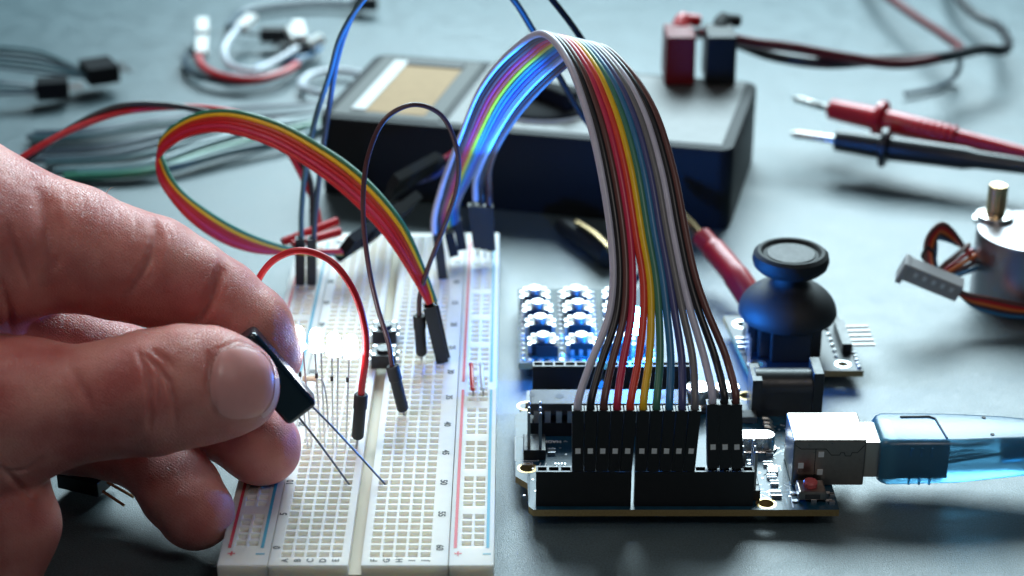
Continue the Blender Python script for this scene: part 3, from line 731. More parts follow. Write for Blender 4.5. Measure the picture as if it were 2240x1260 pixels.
b = MB(); b.lathe((jxx, jyy, zk-.05), (0, 0, 1), [(.60, .591), (.58, .615), (.4, .622), (.2, .615), (.01, .61)], 48); b.build('grip_disc', mat('grip_texture', (.035, .036, .038), .5, spec=.7, bump=1.0, bscale=38, rvar=.2, vscale=30), tc_, smooth=True)
b = MB(); b.box2((14.02, 10.0, jt), (14.26, 11.35, jt+.25)); ph = b.build('pin_header', M['black'], js)
b = MB()
for i in range(5): b.tube([V(14.14, 10.17+.254*i, jt+.12), V(14.86, 10.17+.254*i, jt+.14)], .035, 6)
b.build_each('header_pin', M['steel'], ph, per=1)
b = MB()
for i in range(5): b.lathe((14.32, 9.2+.19*i, jt), (0, 0, 1), [(.06, 0), (.05, .05), (.01, .07)], 8)
for i in range(6): b.lathe((13.95-.1, 9.8+.3*i, jt), (0, 0, 1), [(.06, 0), (.05, .04), (.01, .06)], 8)
b.build('solder_joint', M['pad'], js, smooth=True)

# ---------------------------------------------------------------- stepper motor
mo = thing('stepper_motor', 'silver stepper motor with brass shaft standing at the right edge', 'motor')
mx, my = 19.55, 14.1; mh = at(2120, 505, y=my).z
b = MB(); b.lathe((mx, my, .01), (0, 0, 1), [(1.38, 0), (1.42, .04), (1.42, mh-.08), (1.38, mh-.01), (1.30, mh)], 64); b.build('can', mat('motor_can', (.42, .40, .42), .36, metal=1, rvar=.06, vscale=6), mo, smooth=True)
sp_ = at(2177, 470, z=mh+.1)
b = MB(); b.lathe((sp_.x, sp_.y, mh), (0, 0, 1), [(.5, 0), (.5, .14), (.42, .16)], 32); b.build('shaft_boss', M['metal'], mo, smooth=True)
b = MB(); b.lathe((sp_.x, sp_.y, mh+.16), (0, 0, 1), [(.26, 0), (.26, .75), (.22, .80)], 28); b.build('shaft', M['brass'], mo, smooth=True)
b = MB(); b.lathe((mx-1.0, my+.9, mh-.1), (0, 0, 1), [(.35, 0), (.35, .1)], 24); b.lathe((mx+1.4, my-.2, mh-.1), (0, 0, 1), [(.35, 0), (.35, .1)], 24); b.build_each('mounting_ear', M['metal'], mo, smooth=True, per=1)
mc = ['brown', 'red', 'orange', 'plum', 'blue']
for i, c in enumerate(mc):
    o_ = .10*i
    rod('wire', [V(mx-1.2, my+.2+o_*.5, .75+o_), at(2060-3*i, 490+8*i, y=13.6), at(2030+4*i, 520+6*i, y=13.3), at(2025+5*i, 560+4*i, y=13.0), at(2038+6*i, 600+2*i, y=12.8), at(2070+8*i, 575+6*i, y=13.2), at(2120+6*i, 535+12*i, y=14)], .065, WM[c], mo, 8)
    rod('wire', [at(2085+5*i, 628+5*i, y=12.4), at(2110+4*i, 642+6*i, y=12.3), at(2160, 652+7*i, y=12.2), at(2240, 668+6*i, y=12.2), V(mx+2.5, my-1.6, .3+.1*i), V(mx+3.4, my, .5), V(mx+1.4, my+.4, .7+.08*i)], .065, WM[c], mo, 8)
p0, p1 = at(1978, 585, y=12.6), at(2100, 635, y=12.35)
ax = (p1-p0).normalized(); upv = V(0, -.25, 1); s_ = (upv - ax*upv.dot(ax)).normalized(); t_ = ax.cross(s_)
Mx = Matrix((ax, t_, s_)).transposed()
b = MB(); b.box((p0+p1)/2, ((p1-p0).length, .42, .52), Mx); b.box(p0 - s_*.05, (.16, .48, .66), Mx); cb = b.build('plug_housing', mat('connector_plastic', (.36, .35, .36), .5), mo, bevel=.03)
b = MB()
for i in range(5): q = p0.lerp(p1, .2+.16*i) - t_*.215 + s_*.06; b.box(q, (.15, .03, .2), Mx); q2 = p0.lerp(p1, .2+.16*i) + t_*.215 + s_*.06; b.box(q2, (.1, .02, .14), Mx)
b.build_each('crimp_window', M['silk'], cb, per=1)
rod('cable_tie', [at(2030, 540, y=13.1), at(2018, 560, y=13.0), at(2030, 572, y=13.0), at(2042, 556, y=13.1), at(2030, 540, y=13.1)], .05, M['black'], mo, 8)

# ---------------------------------------------------------------- multimeter
mm = thing('multimeter', 'black handheld multimeter with display and dial lying flat behind the cables', 'multimeter')
A0 = V(12.12, 18.55, 0); A1 = V(.06, 21.42, 0); side = V(1.52, 5.9, 0)
ux_ = (A1-A0).normalized(); uy_ = V(ux_.y, -ux_.x, 0).normalized()
if uy_.y < 0: uy_ = -uy_
ML, MW, MHt = (A1-A0).length, 6.15, 2.5
def MP(u, v, z): return A0 + ux_*u + uy_*v + V(0, 0, z)
MR = Matrix((ux_, uy_, V(0, 0, 1))).transposed()
if MR.determinant() < 0: pass
def slab(u0, u1, v0, v1, z0, z1, name, m, par, bev=.0, r=0):
    b = MB()
    if r:
        def ring(z, ins=0):
            pts = []
            for (cu, cv, a0) in ((u1-r, v1-r, 0), (u0+r, v1-r, 90), (u0+r, v0+r, 180), (u1-r, v0+r, 270)):
                for k in range(7): a = math.radians(a0+15*k); pts.append(MP(cu+(r-ins)*math.cos(a), cv+(r-ins)*math.sin(a), z))
            return pts
        b.loft([ring(z0, .03), ring(z0+.06), ring(z1-.08), ring(z1-.02, .03), ring(z1, .09)])
    else:
        b.add([MP(u, v, z) for z in (z0, z1) for u, v in ((u0, v0), (u1, v0), (u1, v1), (u0, v1))], [(3,2,1,0),(4,5,6,7),(0,1,5,4),(1,2,6,5),(2,3,7,6),(3,0,4,7)])
    return b.build(name, m, par, smooth=bool(r), bevel=bev)
body = slab(0, ML, 0, MW, .02, MHt, 'case', mat('meter_case', (.006, .008, .010), .55, spec=.18, bump=.25, bscale=22), mm, r=.45)
slab(.35, 8.5, .3, MW-.3, MHt-.02, MHt+.03, 'face_panel', mat('meter_panel', (.12, .125, .125), .48, spec=.5, var=.15, vscale=2, bump=.2, bscale=10), mm, .01)
slab(8.75, ML-.35, .3, MW-.3, MHt-.02, MHt+.035, 'display_bezel', mat('bezel', (.10, .105, .10), .6, spec=.25), mm, .02)
dsp = slab(9.25, 11.1, .65, 5.35, MHt+.03, MHt+.05, 'display', mat('lcd', (.42, .29, .17), .75, spec=.15, var=.06, vscale=3), mm)
slab(11.1, 11.55, .65, 5.35, MHt+.03, MHt+.10, 'display_trim', mat('trim', (.55, .56, .56), .5), mm, .03)
slab(9.25, 11.1, 5.05, 5.45, MHt+.05, MHt+.10, 'display_shade', M['blackm'], mm)
dl = at(1190, 230, z=MHt)
b = MB(); b.lathe((dl.x, dl.y, MHt+.03), (0, 0, 1), [(1.75, 0), (1.75, .05), (1.68, .10), (1.62, .06)], 56); q = b.build('dial_ring', M['grey'], mm, smooth=True)
b = MB(); b.lathe((dl.x, dl.y, MHt+.06), (0, 0, 1), [(1.58, 0), (1.55, .12), (1.3, .2)], 48); kq = b.build('rotary_dial', M['dull'], mm, smooth=True)
b = MB(); b.box((dl.x, dl.y, MHt+.48), (.5, 2.6, .5), Matrix.Rotation(.7, 3, 'Z')); b.build('dial_grip', M['dull'], kq, bevel=.08)
lm = MB()
for i in range(20):
    a = 2*PI*i/20; c = V(dl.x + 2.0*math.cos(a), dl.y + 2.0*math.sin(a), MHt+.036)
    lm.box(c, (.22, .05, .006), Matrix.Rotation(a, 3, 'Z'))
lm.build('range_marking', mat('marking', (.16, .165, .16), .6, spec=.2), mm)
for (x0_, x1_, yt, c_, nm, lab) in ((1455, 1522, 155, 'maroon', 'red', 'dark red test lead plug standing on the multimeter'), (1543, 1612, 160, 'black', 'black', 'black test lead plug standing on the multimeter')):
    pl = thing('test_lead_plug', lab, 'plug', group='test lead plugs on the multimeter')
    bl_ = at((x0_+x1_)/2-2, 188, z=MHt+.03)
    top = at((x0_+x1_)/2-2, yt-62, y=bl_.y)
    w = .95; hh = 1.55
    b = MB(); b.box(bl_ + V(0, .75, hh/2+.01), (w, 1.5, hh), None, .96); o = b.build('plug_body', mat('plug_'+nm, (.16, .006, .01) if nm == 'red' else (.007, .008, .009), .4, spec=.25, bump=.1, bscale=20), pl, bevel=.07, seg=3)
    b = MB(); b.lathe(bl_ + V(0, .75, -.6), (0, 0, 1), [(.18, 0), (.18, .62)], 16); b.build('plug_pin', M['metal'], pl)
    b = MB(); b.tube(spline([bl_ + V(.05, 1.3, hh-.2), bl_ + V(.25, 1.7, hh+.02), bl_ + V(.7, 1.9, hh-.05)], 5), [.3]*6+[.2]*5, 12); b.build('strain_relief', WM['red'] if nm == 'red' else M['rubber'], pl, smooth=True)
ld = thing('test_lead_cables', 'twisted black and dark red test lead cables curling across the upper right', 'cable')
rod('black_cable', [at(1615, 95, y=27.5), at(1690, 122, y=26.8), at(1800, 138, y=26.5), at(1920, 132, z=2.2), at(2060, 125, z=1.9), at(2150, 108, z=1.6), at(2195, 110, z=1.4), at(2185, 60, z=.9), at(2130, 30, z=.8), at(2092, -10, z=.8), at(2060, -90, z=.4)], .19, WM['black'], ld, 12)
rod('red_cable', [at(1500, 80, y=28), at(1560, 75, z=3.9), at(1640, 92, z=3.6), at(1740, 105, z=3.1), at(1850, 125, z=2.6), at(1960, 140, z=2.1), at(2050, 128, z=1.9), at(2100, 110, z=1.6), at(2060, 75, z=1.3), at(2000, 35, z=1.1), at(1945, -5, z=1.0), at(1880, -60, z=.5)], .18, WM['maroon'], ld, 12)
rod('black_cable', [at(2085, 118, z=1.6), at(2100, 135, z=1.0), at(2090, 165, z=.3), at(2050, 190, z=.19), at(1980, 205, z=.19)], .10, WM['slate'], ld, 8)

# ---------------------------------------------------------------- probes
def probe(name, label, tip, neck, grip, mid, end, m, rg):
    t = thing(name, label, 'test probe', group='multimeter test probes')
    b = MB(); b.tube([tip, tip.lerp(neck, .12), neck, neck.lerp(grip, .3)], [.03, .12, .13, .13], 12); b.build('metal_tip', M['metal'], t, smooth=True)
    d = (mid-neck).normalized()
    b = MB(); b.tube([neck, neck+d*.05, neck+d*.5, neck.lerp(grip, .9), grip, mid, mid.lerp(end, .1), end], [rg*.8, rg*.95, rg, rg*1.05, rg*1.1, rg*1.0, rg*.8, rg*.55], 20); h = b.build('handle', m, t, smooth=True)
    b = MB(); b.lathe(grip - d*.12, d, [(rg, 0), (rg*1.75, .06), (rg*1.8, .22), (rg*1.1, .34)], 24); b.build('finger_guard', m, h, smooth=True)
    b = MB()
    for i in range(8): b.lathe(grip + d*(.8+.22*i), d, [(rg*.9, 0), (rg*1.0, .04), (rg*1.0, .1), (rg*.9, .14)], 20)
    b.build_each('grip_ring', m, h, smooth=True, per=1)
pr_ = mat('probe_red', (.60, .012, .025), .34, coat=.3); pk_ = mat('probe_black', (.012, .013, .016), .36, coat=.2)
probe('red_test_probe', 'red test probe with silver tip, resting on the black one at right', at(1733, 214, z=1.55), at(1815, 238, z=1.5), at(1925, 262, z=1.5), at(2070, 296, z=1.4), at(2330, 358, z=1.2), pr_, .34)
probe('black_test_probe', 'black test probe with silver tip, in front of the red one at right', at(1728, 292, z=1.2), at(1826, 306, z=1.15), at(1932, 322, z=1.1), at(2110, 346, z=1.05), at(2400, 385, z=1.0), pk_, .35)
b = MB()

# ---------------------------------------------------------------- red sleeved clip behind the joystick
cl = thing('red_crocodile_clip', 'crocodile clip with red sleeve leaning behind the joystick', 'clip')
c0, c1, c2 = at(1535, 520, y=15.2), at(1640, 640, y=12.7), at(1560, 560, y=14.8)
b = MB(); b.tube(spline([at(1530, 512, y=15.6), at(1560, 545, y=15.1), at(1610, 605, y=13.8), at(1660, 680, y=12.8)], 8), [.16]+[.28]*7+[.33]*8+[.36]*9, 18); b.build('sleeve', mat('sleeve_red', (.42, .005, .012), .4), cl, smooth=True)
rod('jaw', [at(1478, 455, y=16.6), at(1505, 480, y=16.2), at(1545, 525, y=15.4)], .09, M['brass'], cl, 8); rod('jaw', [at(1484, 470, y=16.5), at(1508, 500, y=16.1), at(1545, 535, y=15.4)], .09, M['metal_d'], cl, 8)
cl = thing('metal_crocodile_clip', 'dark crocodile clip with brass jaw lying behind the ribbon cable', 'clip')
b = MB(); q0, q1 = at(1228, 492, z=.35), at(1335, 560, z=.4); d = (q1-q0).normalized()
b.tube([q0, q0.lerp(q1, .15), q0.lerp(q1, .6), q1], [.22, .3, .3, .36], 14); b.build('sleeve', M['black'], cl, smooth=True)
rod('jaw', [at(1262, 488, z=.75), at(1300, 512, z=.8), at(1335, 545, z=.8)], .10, M['brass'], cl, 8)

# ---------------------------------------------------------------- blurred background leads, upper left
def dupont(name, label, conn, wires, w=1.0, n=4):
    t = thing(name, label, 'jumper cable', group='jumper cable ends at the upper left')
    p, q = conn; d = (q-p).normalized(); s = V(-d.y, d.x, 0)
    Mx = Matrix((d, s, d.cross(s))).transposed()
    for i in range(n):
        b = MB(); b.box((p+q)/2 + s*(.26*(i-(n-1)/2)) , ((q-p).length, .25, .9 if n < 3 else .6), Mx); b.build('connector_housing', M['dull'], t)
    for i in range(n):
        b = MB(); b.tube([q + s*.26*(i-(n-1)/2), q + s*.26*(i-(n-1)/2) + d*.5], .03, 6); b.build('contact_pin', M['steel'], t)
    cs = ['slate', 'teal', 'slate', 'black', 'teal']
    for i in range(n):
        rod('wire', [p + s*.26*(i-(n-1)/2)] + [x + s*.24*(i-(n-1)/2) + V(0, 0, .12*i) for x in wires], .062, WM[cs[i]], t, 8)
dupont('jumper_cable_end', 'dark jumper connector nearer the hand at the left edge', (at(80, 195, z=.6), at(150, 190, z=.6)), [at(0, 200, z=.6), at(-120, 210, z=.5)], n=3)
dupont('jumper_cable_end', 'dark jumper connector farther from the hand at the left edge', (at(185, 160, z=.75), at(250, 150, z=.75)), [at(100, 152, z=.7), at(0, 140, z=.6), at(-100, 130, z=.6)], n=5)
# coil with white connectors
t = thing('coiled_jumper_leads', 'coil of pale blue and red leads with white plugs at the top left', 'jumper cable')
def bg(pts, r, m, z=.3, par=t): return rod('wire', [at(*p[:2], z=(p[2] if len(p) > 2 else z)) for p in pts], r, m, par, 8)
bg([(435, 60, .5), (437, 100, .6), (410, 120), (410, 150), (450, 172), (520, 182), (590, 172), (640, 150), (670, 130)], .12, WM['slate'])
bg([(432, 122, .8), (445, 148, .6), (490, 168, .5), (560, 174, .5), (620, 158, .5), (650, 140, .5)], .13, WM['red'], .5)
bg([(540, 45, .9), (505, 80, .9), (490, 115, .7), (510, 145, .6), (550, 155, .5), (600, 135, .5), (650, 105, .6)], .12, WM['white'])
bg([(700, 105), (670, 125), (610, 135), (560, 148)], .11, WM['blue'])
bg([(520, 70), (560, 75), (620, 78), (600, 100)], .08, WM['grey'])
bg([(500, 60), (540, 25), (620, 12), (700, 8), (800, 12)], .16, WM['slate'])
bg([(820, 170), (740, 155), (680, 165), (660, 190), (700, 205)], .14, WM['white'])
for k, (a, c) in enumerate((((443, 45, 1.0), (443, 75, .8)), ((443, 85, .9), (440, 120, .7)), ((552, 38, 1.0), (525, 62, .9)), ((636, 62, 1.0), (650, 90, .7)), ((650, 50, 1.1), (660, 84, .8)), ((706, 82, .8), (676, 98, .6)))):
    p, q = at(*a[:2], z=a[2]), at(*c[:2], z=c[2]); b = MB(); d, s, w_ = frame(q-p); b.box((p+q)/2, (.42, .3, (q-p).length), Matrix((s, w_, d)).transposed()); b.build('plug_housing', M['white'], t, bevel=.03)
for (a, c) in (((585, 68, .6), (625, 82, .6)), ((640, 100, .4), (655, 118, .4)), ((785, 2, .5), (815, 12, .5))):
    p, q = at(*a[:2], z=a[2]), at(*c[:2], z=c[2]); b = MB(); b.box((p+q)/2, ((q-p).length+.1, .5, .5)); b.build('plug_housing', M['blackm'], t, bevel=.03)
# loose pile of leads behind the hand
t2 = thing('loose_jumper_leads', 'pile of slate and green leads lying behind the hand', 'jumper cable')
rr_ = random.Random(2)
for i, (ya, yb2, c) in enumerate(((300, 232, 'slate'), (292, 240, 'slate'), (306, 246, 'teal'), (330, 250, 'slate'), (345, 262, 'slate'), (352, 268, 'teal'), (372, 262, 'teal'), (382, 278, 'green'), (376, 290, 'teal'))):
    x0_ = (60, 75, 70, 110, 120, 160, 180, 200, 230)[i]
    pts = [at(x0_-60*(i > 2), ya+6*(i > 2), z=.2), at(x0_+120, ya-6, z=.3), at(x0_+270, (ya+yb2)/2, z=.35), at(x0_+430, yb2+8, z=.3), at(690, yb2-6, z=.2), at(900, yb2-60, z=.15)]
    rod('wire', pts, .11 if i < 6 else .14, WM[c], t2, 8)

# ---------------------------------------------------------------- pin strip under the hand
t = thing('header_pin_strip', 'black pin header with four bare pins lying in the shadow under the palm', 'pin header')
b = MB(); q = at(190, 1045, z=.35); b.box(q, (1.05, .75, .35), RZ(-22)); b.build('strip_body', M['black'], t, bevel=.02)
b = MB()
for (a, c) in (((150, 998, .75), (268, 1047, .6)), ((240, 1020, .6), (277, 1052, .5)), ((235, 1055, .5), (292, 1087, .35)), ((225, 1075, .4), (272, 1106, .25))):
    b.tube([at(*a[:2], z=a[2]), at(*c[:2], z=c[2])], .035, 6)
b.build_each('bare_pin', M['brass'], t, per=1)

# ---------------------------------------------------------------- held capacitor
t = thing('held_component', 'glossy dark blue boxed capacitor with two thin leads pinched between the fingertips', 'capacitor')
e0, e1, e2 = at(556, 716, y=2.8), at(694, 876, y=2.8), at(632, 926, y=2.65)
u_ = (e1-e0); L_ = u_.length; u_.normalize(); w_ = (e2-e1); w_ = (w_ - u_*w_.dot(u_)); Wd = w_.length; w_.normalize(); n_ = u_.cross(w_)
ce = e0 + u_*L_/2 + w_*Wd/2
b = MB(); b.box(ce, (L_, Wd, .6), Matrix((u_, w_, n_)).transposed()); o = b.build('case', mat('held_case', (.006, .017, .028), .22, spec=.5, coat=.3, bump=.35, bscale=3.0), t, bevel=.13, seg=6)
f1, f2 = V(lc[4], rows[11], H), V(rc[0], rows[11], H)
for (s0, f) in ((e1 + w_*Wd*.68 - u_*.05, f1), (e1 + w_*Wd*.22 - u_*.05, f2)):
    rod('lead', [s0, s0.lerp(f, .3)+V(0, 0, .03), s0.lerp(f, .7)+V(0, 0, .02), f, f + (f-s0).normalized()*.1], .022, mat('lead_wire', (.13, .14, .16), .4, metal=.9), t, 8)

#HAND
# ---------------------------------------------------------------- hand (signed distance field turned into one continuous skin)
def HP(px, py, y): return np.array(at(px, py, y=y), dtype=np.float32)
GR = .045
lo = np.array([-14.4, -1.6, -.3], np.float32); hi = np.array([2.0, 7.4, 9.2], np.float32)
nn = np.ceil((hi-lo)/GR).astype(int)
gx_ = [np.arange(nn[a], dtype=np.float32)*GR + lo[a] for a in range(3)]
F = np.full(tuple(nn), 1.5, np.float32)
def smin(a, b_, k):
    h = np.clip(.5+.5*(b_-a)/k, 0, 1); return b_*(1-h) + a*h - k*h*(1-h)
def region(mn, mx):
    i0 = np.maximum(np.floor((mn-lo)/GR).astype(int), 0); i1 = np.minimum(np.ceil((mx-lo)/GR).astype(int)+1, nn)
    return tuple(slice(int(i0[a]), int(max(i1[a], i0[a]))) for a in range(3))
def cone(Fl, a, b_, ra, rb_, k, sc=None, pad=1.0):
    mn = np.minimum(a-ra, b_-rb_)-pad; mx = np.maximum(a+ra, b_+rb_)+pad; sl = region(mn, mx)
    X, Y, Z = np.meshgrid(gx_[0][sl[0]], gx_[1][sl[1]], gx_[2][sl[2]], indexing='ij', sparse=True)
    d = b_-a; L2 = max(float(d@d), 1e-6)
    tt = np.clip(((X-a[0])*d[0] + (Y-a[1])*d[1] + (Z-a[2])*d[2])/L2, 0, 1)
    ex, ey, ez = X-(a[0]+tt*d[0]), Y-(a[1]+tt*d[1]), Z-(a[2]+tt*d[2])
    if sc is not None:   # flattened along direction sc[0] by factor sc[1]
        q, f = sc; dt = ex*q[0]+ey*q[1]+ez*q[2]; dd = np.sqrt(np.maximum(ex*ex+ey*ey+ez*ez - dt*dt + (dt/f)**2, 1e-9))
    else: dd = np.sqrt(ex*ex+ey*ey+ez*ez)
    S = dd - (ra+(rb_-ra)*tt)
    Fl[sl] = smin(Fl[sl], S, k)
def chain(Fl, pts, k=.22, sc=None):
    for p, q in zip(pts[:-1], pts[1:]): cone(Fl, HP(*p[:3]), HP(*q[:3]), p[3], q[3], k, sc)
view = np.array([0, -math.cos(math.radians(25)), math.sin(math.radians(25))], np.float32)
# middle, ring, little finger and palm
F2 = F.copy()
chain(F2, [(-150, 740, 4.3, 1.3), (150, 760, 4.9, 1.05), (380, 850, 4.7, .93), (500, 918, 3.9, .88), (572, 976, 3.3, .85)], .2)
F3 = F.copy()
chain(F3, [(-100, 900, 4.2, 1.3), (180, 930, 4.2, 1.05), (330, 985, 3.4, .88), (395, 1075, 2.3, .82), (428, 1120, 1.75, .80)], .2)
F4 = F.copy()
chain(F4, [(-260, 1000, 2.4, 1.6), (-40, 1060, 1.6, 1.3), (15, 1150, 1.0, 1.02), (-20, 1260, .7, 1.0)], .3)
FP = F.copy()
chain(FP, [(-60, 690, 4.9, 1.5), (60, 690, 5.2, 1.1)], .3)
chain(FP, [(-330, 520, 4.2, 2.6), (-200, 760, 3.9, 2.3), (-250, 960, 2.8, 2.2)], .6)
cone(FP, np.array([-8.8, 3.6, 4.6], np.float32), np.array([-11.5, 3.0, 4.4], np.float32), 2.7, 2.4, .8)
cone(FP, np.array([-11.5, 3.0, 4.4], np.float32), np.array([-17.5, 2.6, 4.4], np.float32), 2.4, 2.7, .5)
# index finger
FI = F.copy()
chain(FI, [(-200, 440, 4.1, 2.0), (-75, 520, 4.0, 1.95), (40, 535, 4.1, 1.55)], .5)
chain(FI, [(40, 525, 4.1, 1.38), (150, 540, 4.15, 1.27), (255, 575, 4.15, 1.20)], .3)
chain(FI, [(255, 572, 4.1, 1.19), (330, 592, 4.1, 1.16), (405, 628, 4.1, 1.05)], .12)
chain(FI, [(405, 628, 4.05, 1.03), (475, 668, 4.0, .98), (545, 722, 3.85, .93), (575, 775, 3.75, .84)], .14)
# thumb
FT = F.copy(); FC = np.array([0, -1, 0], np.float32)
chain(FT, [(-200, 930, 1.9, 1.95), (-40, 915, 1.75, 1.68), (60, 893, 1.7, 1.42)], .4)
chain(FT, [(60, 895, 1.7, 1.36), (160, 885, 1.7, 1.14), (250, 872, 1.75, 1.15), (330, 859, 1.8, 1.27)], .25)
chain(FT, [(330, 859, 1.8, 1.27), (400, 846, 1.85, 1.24), (460, 842, 1.95, 1.17), (506, 846, 2.05, .99)], .12, (view, .86))
# blend the fingers: tight at the tips, generous in the palm
A = smin(FP, FI, .5); A = smin(A, F2, .16); A = smin(A, F3, .14); A = smin(A, F4, .22); A = smin(A, FT, .09)
# surface nets
ins = A < 0
nx, ny, nz = A.shape
cell = np.zeros((nx-1, ny-1, nz-1), np.int8)
for dx in (0, 1):
    for dy in (0, 1):
        for dz in (0, 1): cell += ins[dx:nx-1+dx, dy:ny-1+dy, dz:nz-1+dz]
act = (cell > 0) & (cell < 8)
idx = -np.ones(act.shape, np.int64); ci_ = np.argwhere(act); idx[act] = np.arange(len(ci_))
acc = np.zeros((len(ci_), 3)); cnt = np.zeros(len(ci_))
i, j_, k_ = ci_.T
cor = [(a, b2, c) for a in (0, 1) for b2 in (0, 1) for c in (0, 1)]
for p in cor:
    for ax_ in range(3):
        if p[ax_] == 0:
            q = list(p); q[ax_] = 1
            va = A[i+p[0], j_+p[1], k_+p[2]]; vb = A[i+q[0], j_+q[1], k_+q[2]]
            m_ = (va < 0) != (vb < 0); t_v = np.where(m_, va/np.where(m_, va-vb, 1), 0)
            pos = np.array(p)[None, :].repeat(len(ci_), 0).astype(float); pos[:, ax_] += t_v
            acc[m_] += pos[m_]; cnt[m_] += 1
VV = (ci_ + acc/cnt[:, None])*GR + lo
quads = []
for ax_, (u1, u2) in ((0, (1, 2)), (1, (2, 0)), (2, (0, 1))):
    s0 = [slice(None)]*3; s1 = [slice(None)]*3; s0[ax_] = slice(0, -1); s1[ax_] = slice(1, None)
    d = ins[tuple(s0)] != ins[tuple(s1)]
    e_ = np.argwhere(d); e_ = e_[(e_[:, u1] > 0) & (e_[:, u2] > 0) & (e_[:, u1] < A.shape[u1]-1) & (e_[:, u2] < A.shape[u2]-1)]
    fl = ins[tuple(s0)][tuple(e_.T)]
    def id_(a, b2):
        q = e_.copy(); q[:, u1] -= a; q[:, u2] -= b2; return idx[tuple(q.T)]
    Q = np.stack([id_(1, 1), id_(0, 1), id_(0, 0), id_(1, 0)], 1)
    Q[~fl] = Q[~fl][:, ::-1]; quads.append(Q)
Q = np.concatenate(quads); Q = Q[(Q >= 0).all(1)]
# relax a little
for it_ in range(3):
    s_v = np.zeros_like(VV); c_v = np.zeros(len(VV))
    for a in range(4):
        np.add.at(s_v, Q[:, a], VV[Q[:, (a+1) % 4]]); np.add.at(s_v, Q[:, a], VV[Q[:, (a+3) % 4]]); np.add.at(c_v, Q[:, a], 2)
    VV = VV*.5 + (s_v/np.maximum(c_v, 1)[:, None])*.5
def vnormals(VV, Q):
    fn = np.cross(VV[Q[:, 2]]-VV[Q[:, 0]], VV[Q[:, 3]]-VV[Q[:, 1]]); n = np.zeros_like(VV)
    for a in range(4): np.add.at(n, Q[:, a], fn)
    return n/np.maximum(np.linalg.norm(n, axis=1), 1e-9)[:, None]
NN = vnormals(VV, Q)
bvh = BVHTree.FromPolygons([tuple(v) for v in VV], [tuple(q) for q in Q.tolist()])
def hit(px, py):
    d = ray(px, py).normalized(); r = bvh.ray_cast(CAM, d); return (r[0], r[1]) if r[0] is not None else (None, None)
def polyline(pts, n=14):
    out = []
    for (a, c) in zip(pts[:-1], pts[1:]):
        for k in range(n):
            h, _n = hit(a[0]+(c[0]-a[0])*k/n, a[1]+(c[1]-a[1])*k/n)
            if h is not None: out.append(h)
    return np.array([tuple(h) for h in out]) if out else np.zeros((0, 3))
def crease(pts, depth, width, rim=.3):
    global VV
    L = polyline(pts)
    if not len(L): return
    mn, mx = L.min(0)-.6, L.max(0)+.6
    sel = np.where(((VV > mn) & (VV < mx)).all(1))[0]
    D_ = np.sqrt(((VV[sel][:, None, :]-L[None])**2).sum(2)); am = D_.argmin(1); d = D_.min(1)
    fade = np.sin(np.clip((am+1)/(len(L)+1), 0, 1)*PI)**.6
    f = -1.45*depth*np.exp(-(d/width)**2) + 0*depth*rim*np.exp(-((d-2.1*width)/(1.1*width))**2)
    VV[sel] += NN[sel]*(f*fade)[:, None]
# thumb knuckle folds
for pts, dp in (([(300, 765), (318, 800), (328, 850), (330, 905), (326, 945)], .035), ([(318, 775), (345, 800), (370, 835), (382, 880), (383, 930)], .045), ([(335, 765), (362, 785), (380, 810)], .03),
                ([(345, 815), (352, 850), (350, 890)], .022), ([(312, 790), (330, 830)], .02), ([(455, 770), (457, 810), (462, 850), (468, 900)], .03)):
    crease(pts, dp*1.7, .05)
crease([(480, 762), (458, 795), (450, 840), (457, 885), (478, 920)], .022, .05); crease([(470, 765), (520, 746), (575, 765)], .02, .04)
# index folds (palm side)
crease([(355, 500), (352, 540), (335, 600), (300, 640)], .03, .06); crease([(470, 590), (462, 620), (448, 650), (425, 680)], .03, .06); crease([(120, 430), (132, 500), (130, 560), (105, 620)], .03, .07)
crease([(338, 478), (342, 510), (330, 560), (300, 610), (262, 655)], .09, .10)
crease([(488, 582), (478, 610), (462, 655), (440, 690), (415, 712)], .11, .10)
crease([(85, 405), (98, 440), (108, 500), (108, 570), (90, 620), (50, 680)], .10, .19)
crease([(20, 500), (45, 580), (70, 640)], .05, .08); crease([(0, 610), (20, 680), (28, 740)], .06, .08)
for k in range(9): crease([(60+38*k, 362+16*k), (72+38*k, 392+17*k), (66+38*k, 425+17*k)], .012, .035, .5)
crease([(0, 1020), (40, 1060), (75, 1095)], .06, .07); crease([(150, 800), (185, 860), (205, 905)], .03, .09); crease([(95, 1000), (60, 1030), (0, 1035)], .035, .06)
NN = vnormals(VV, Q)
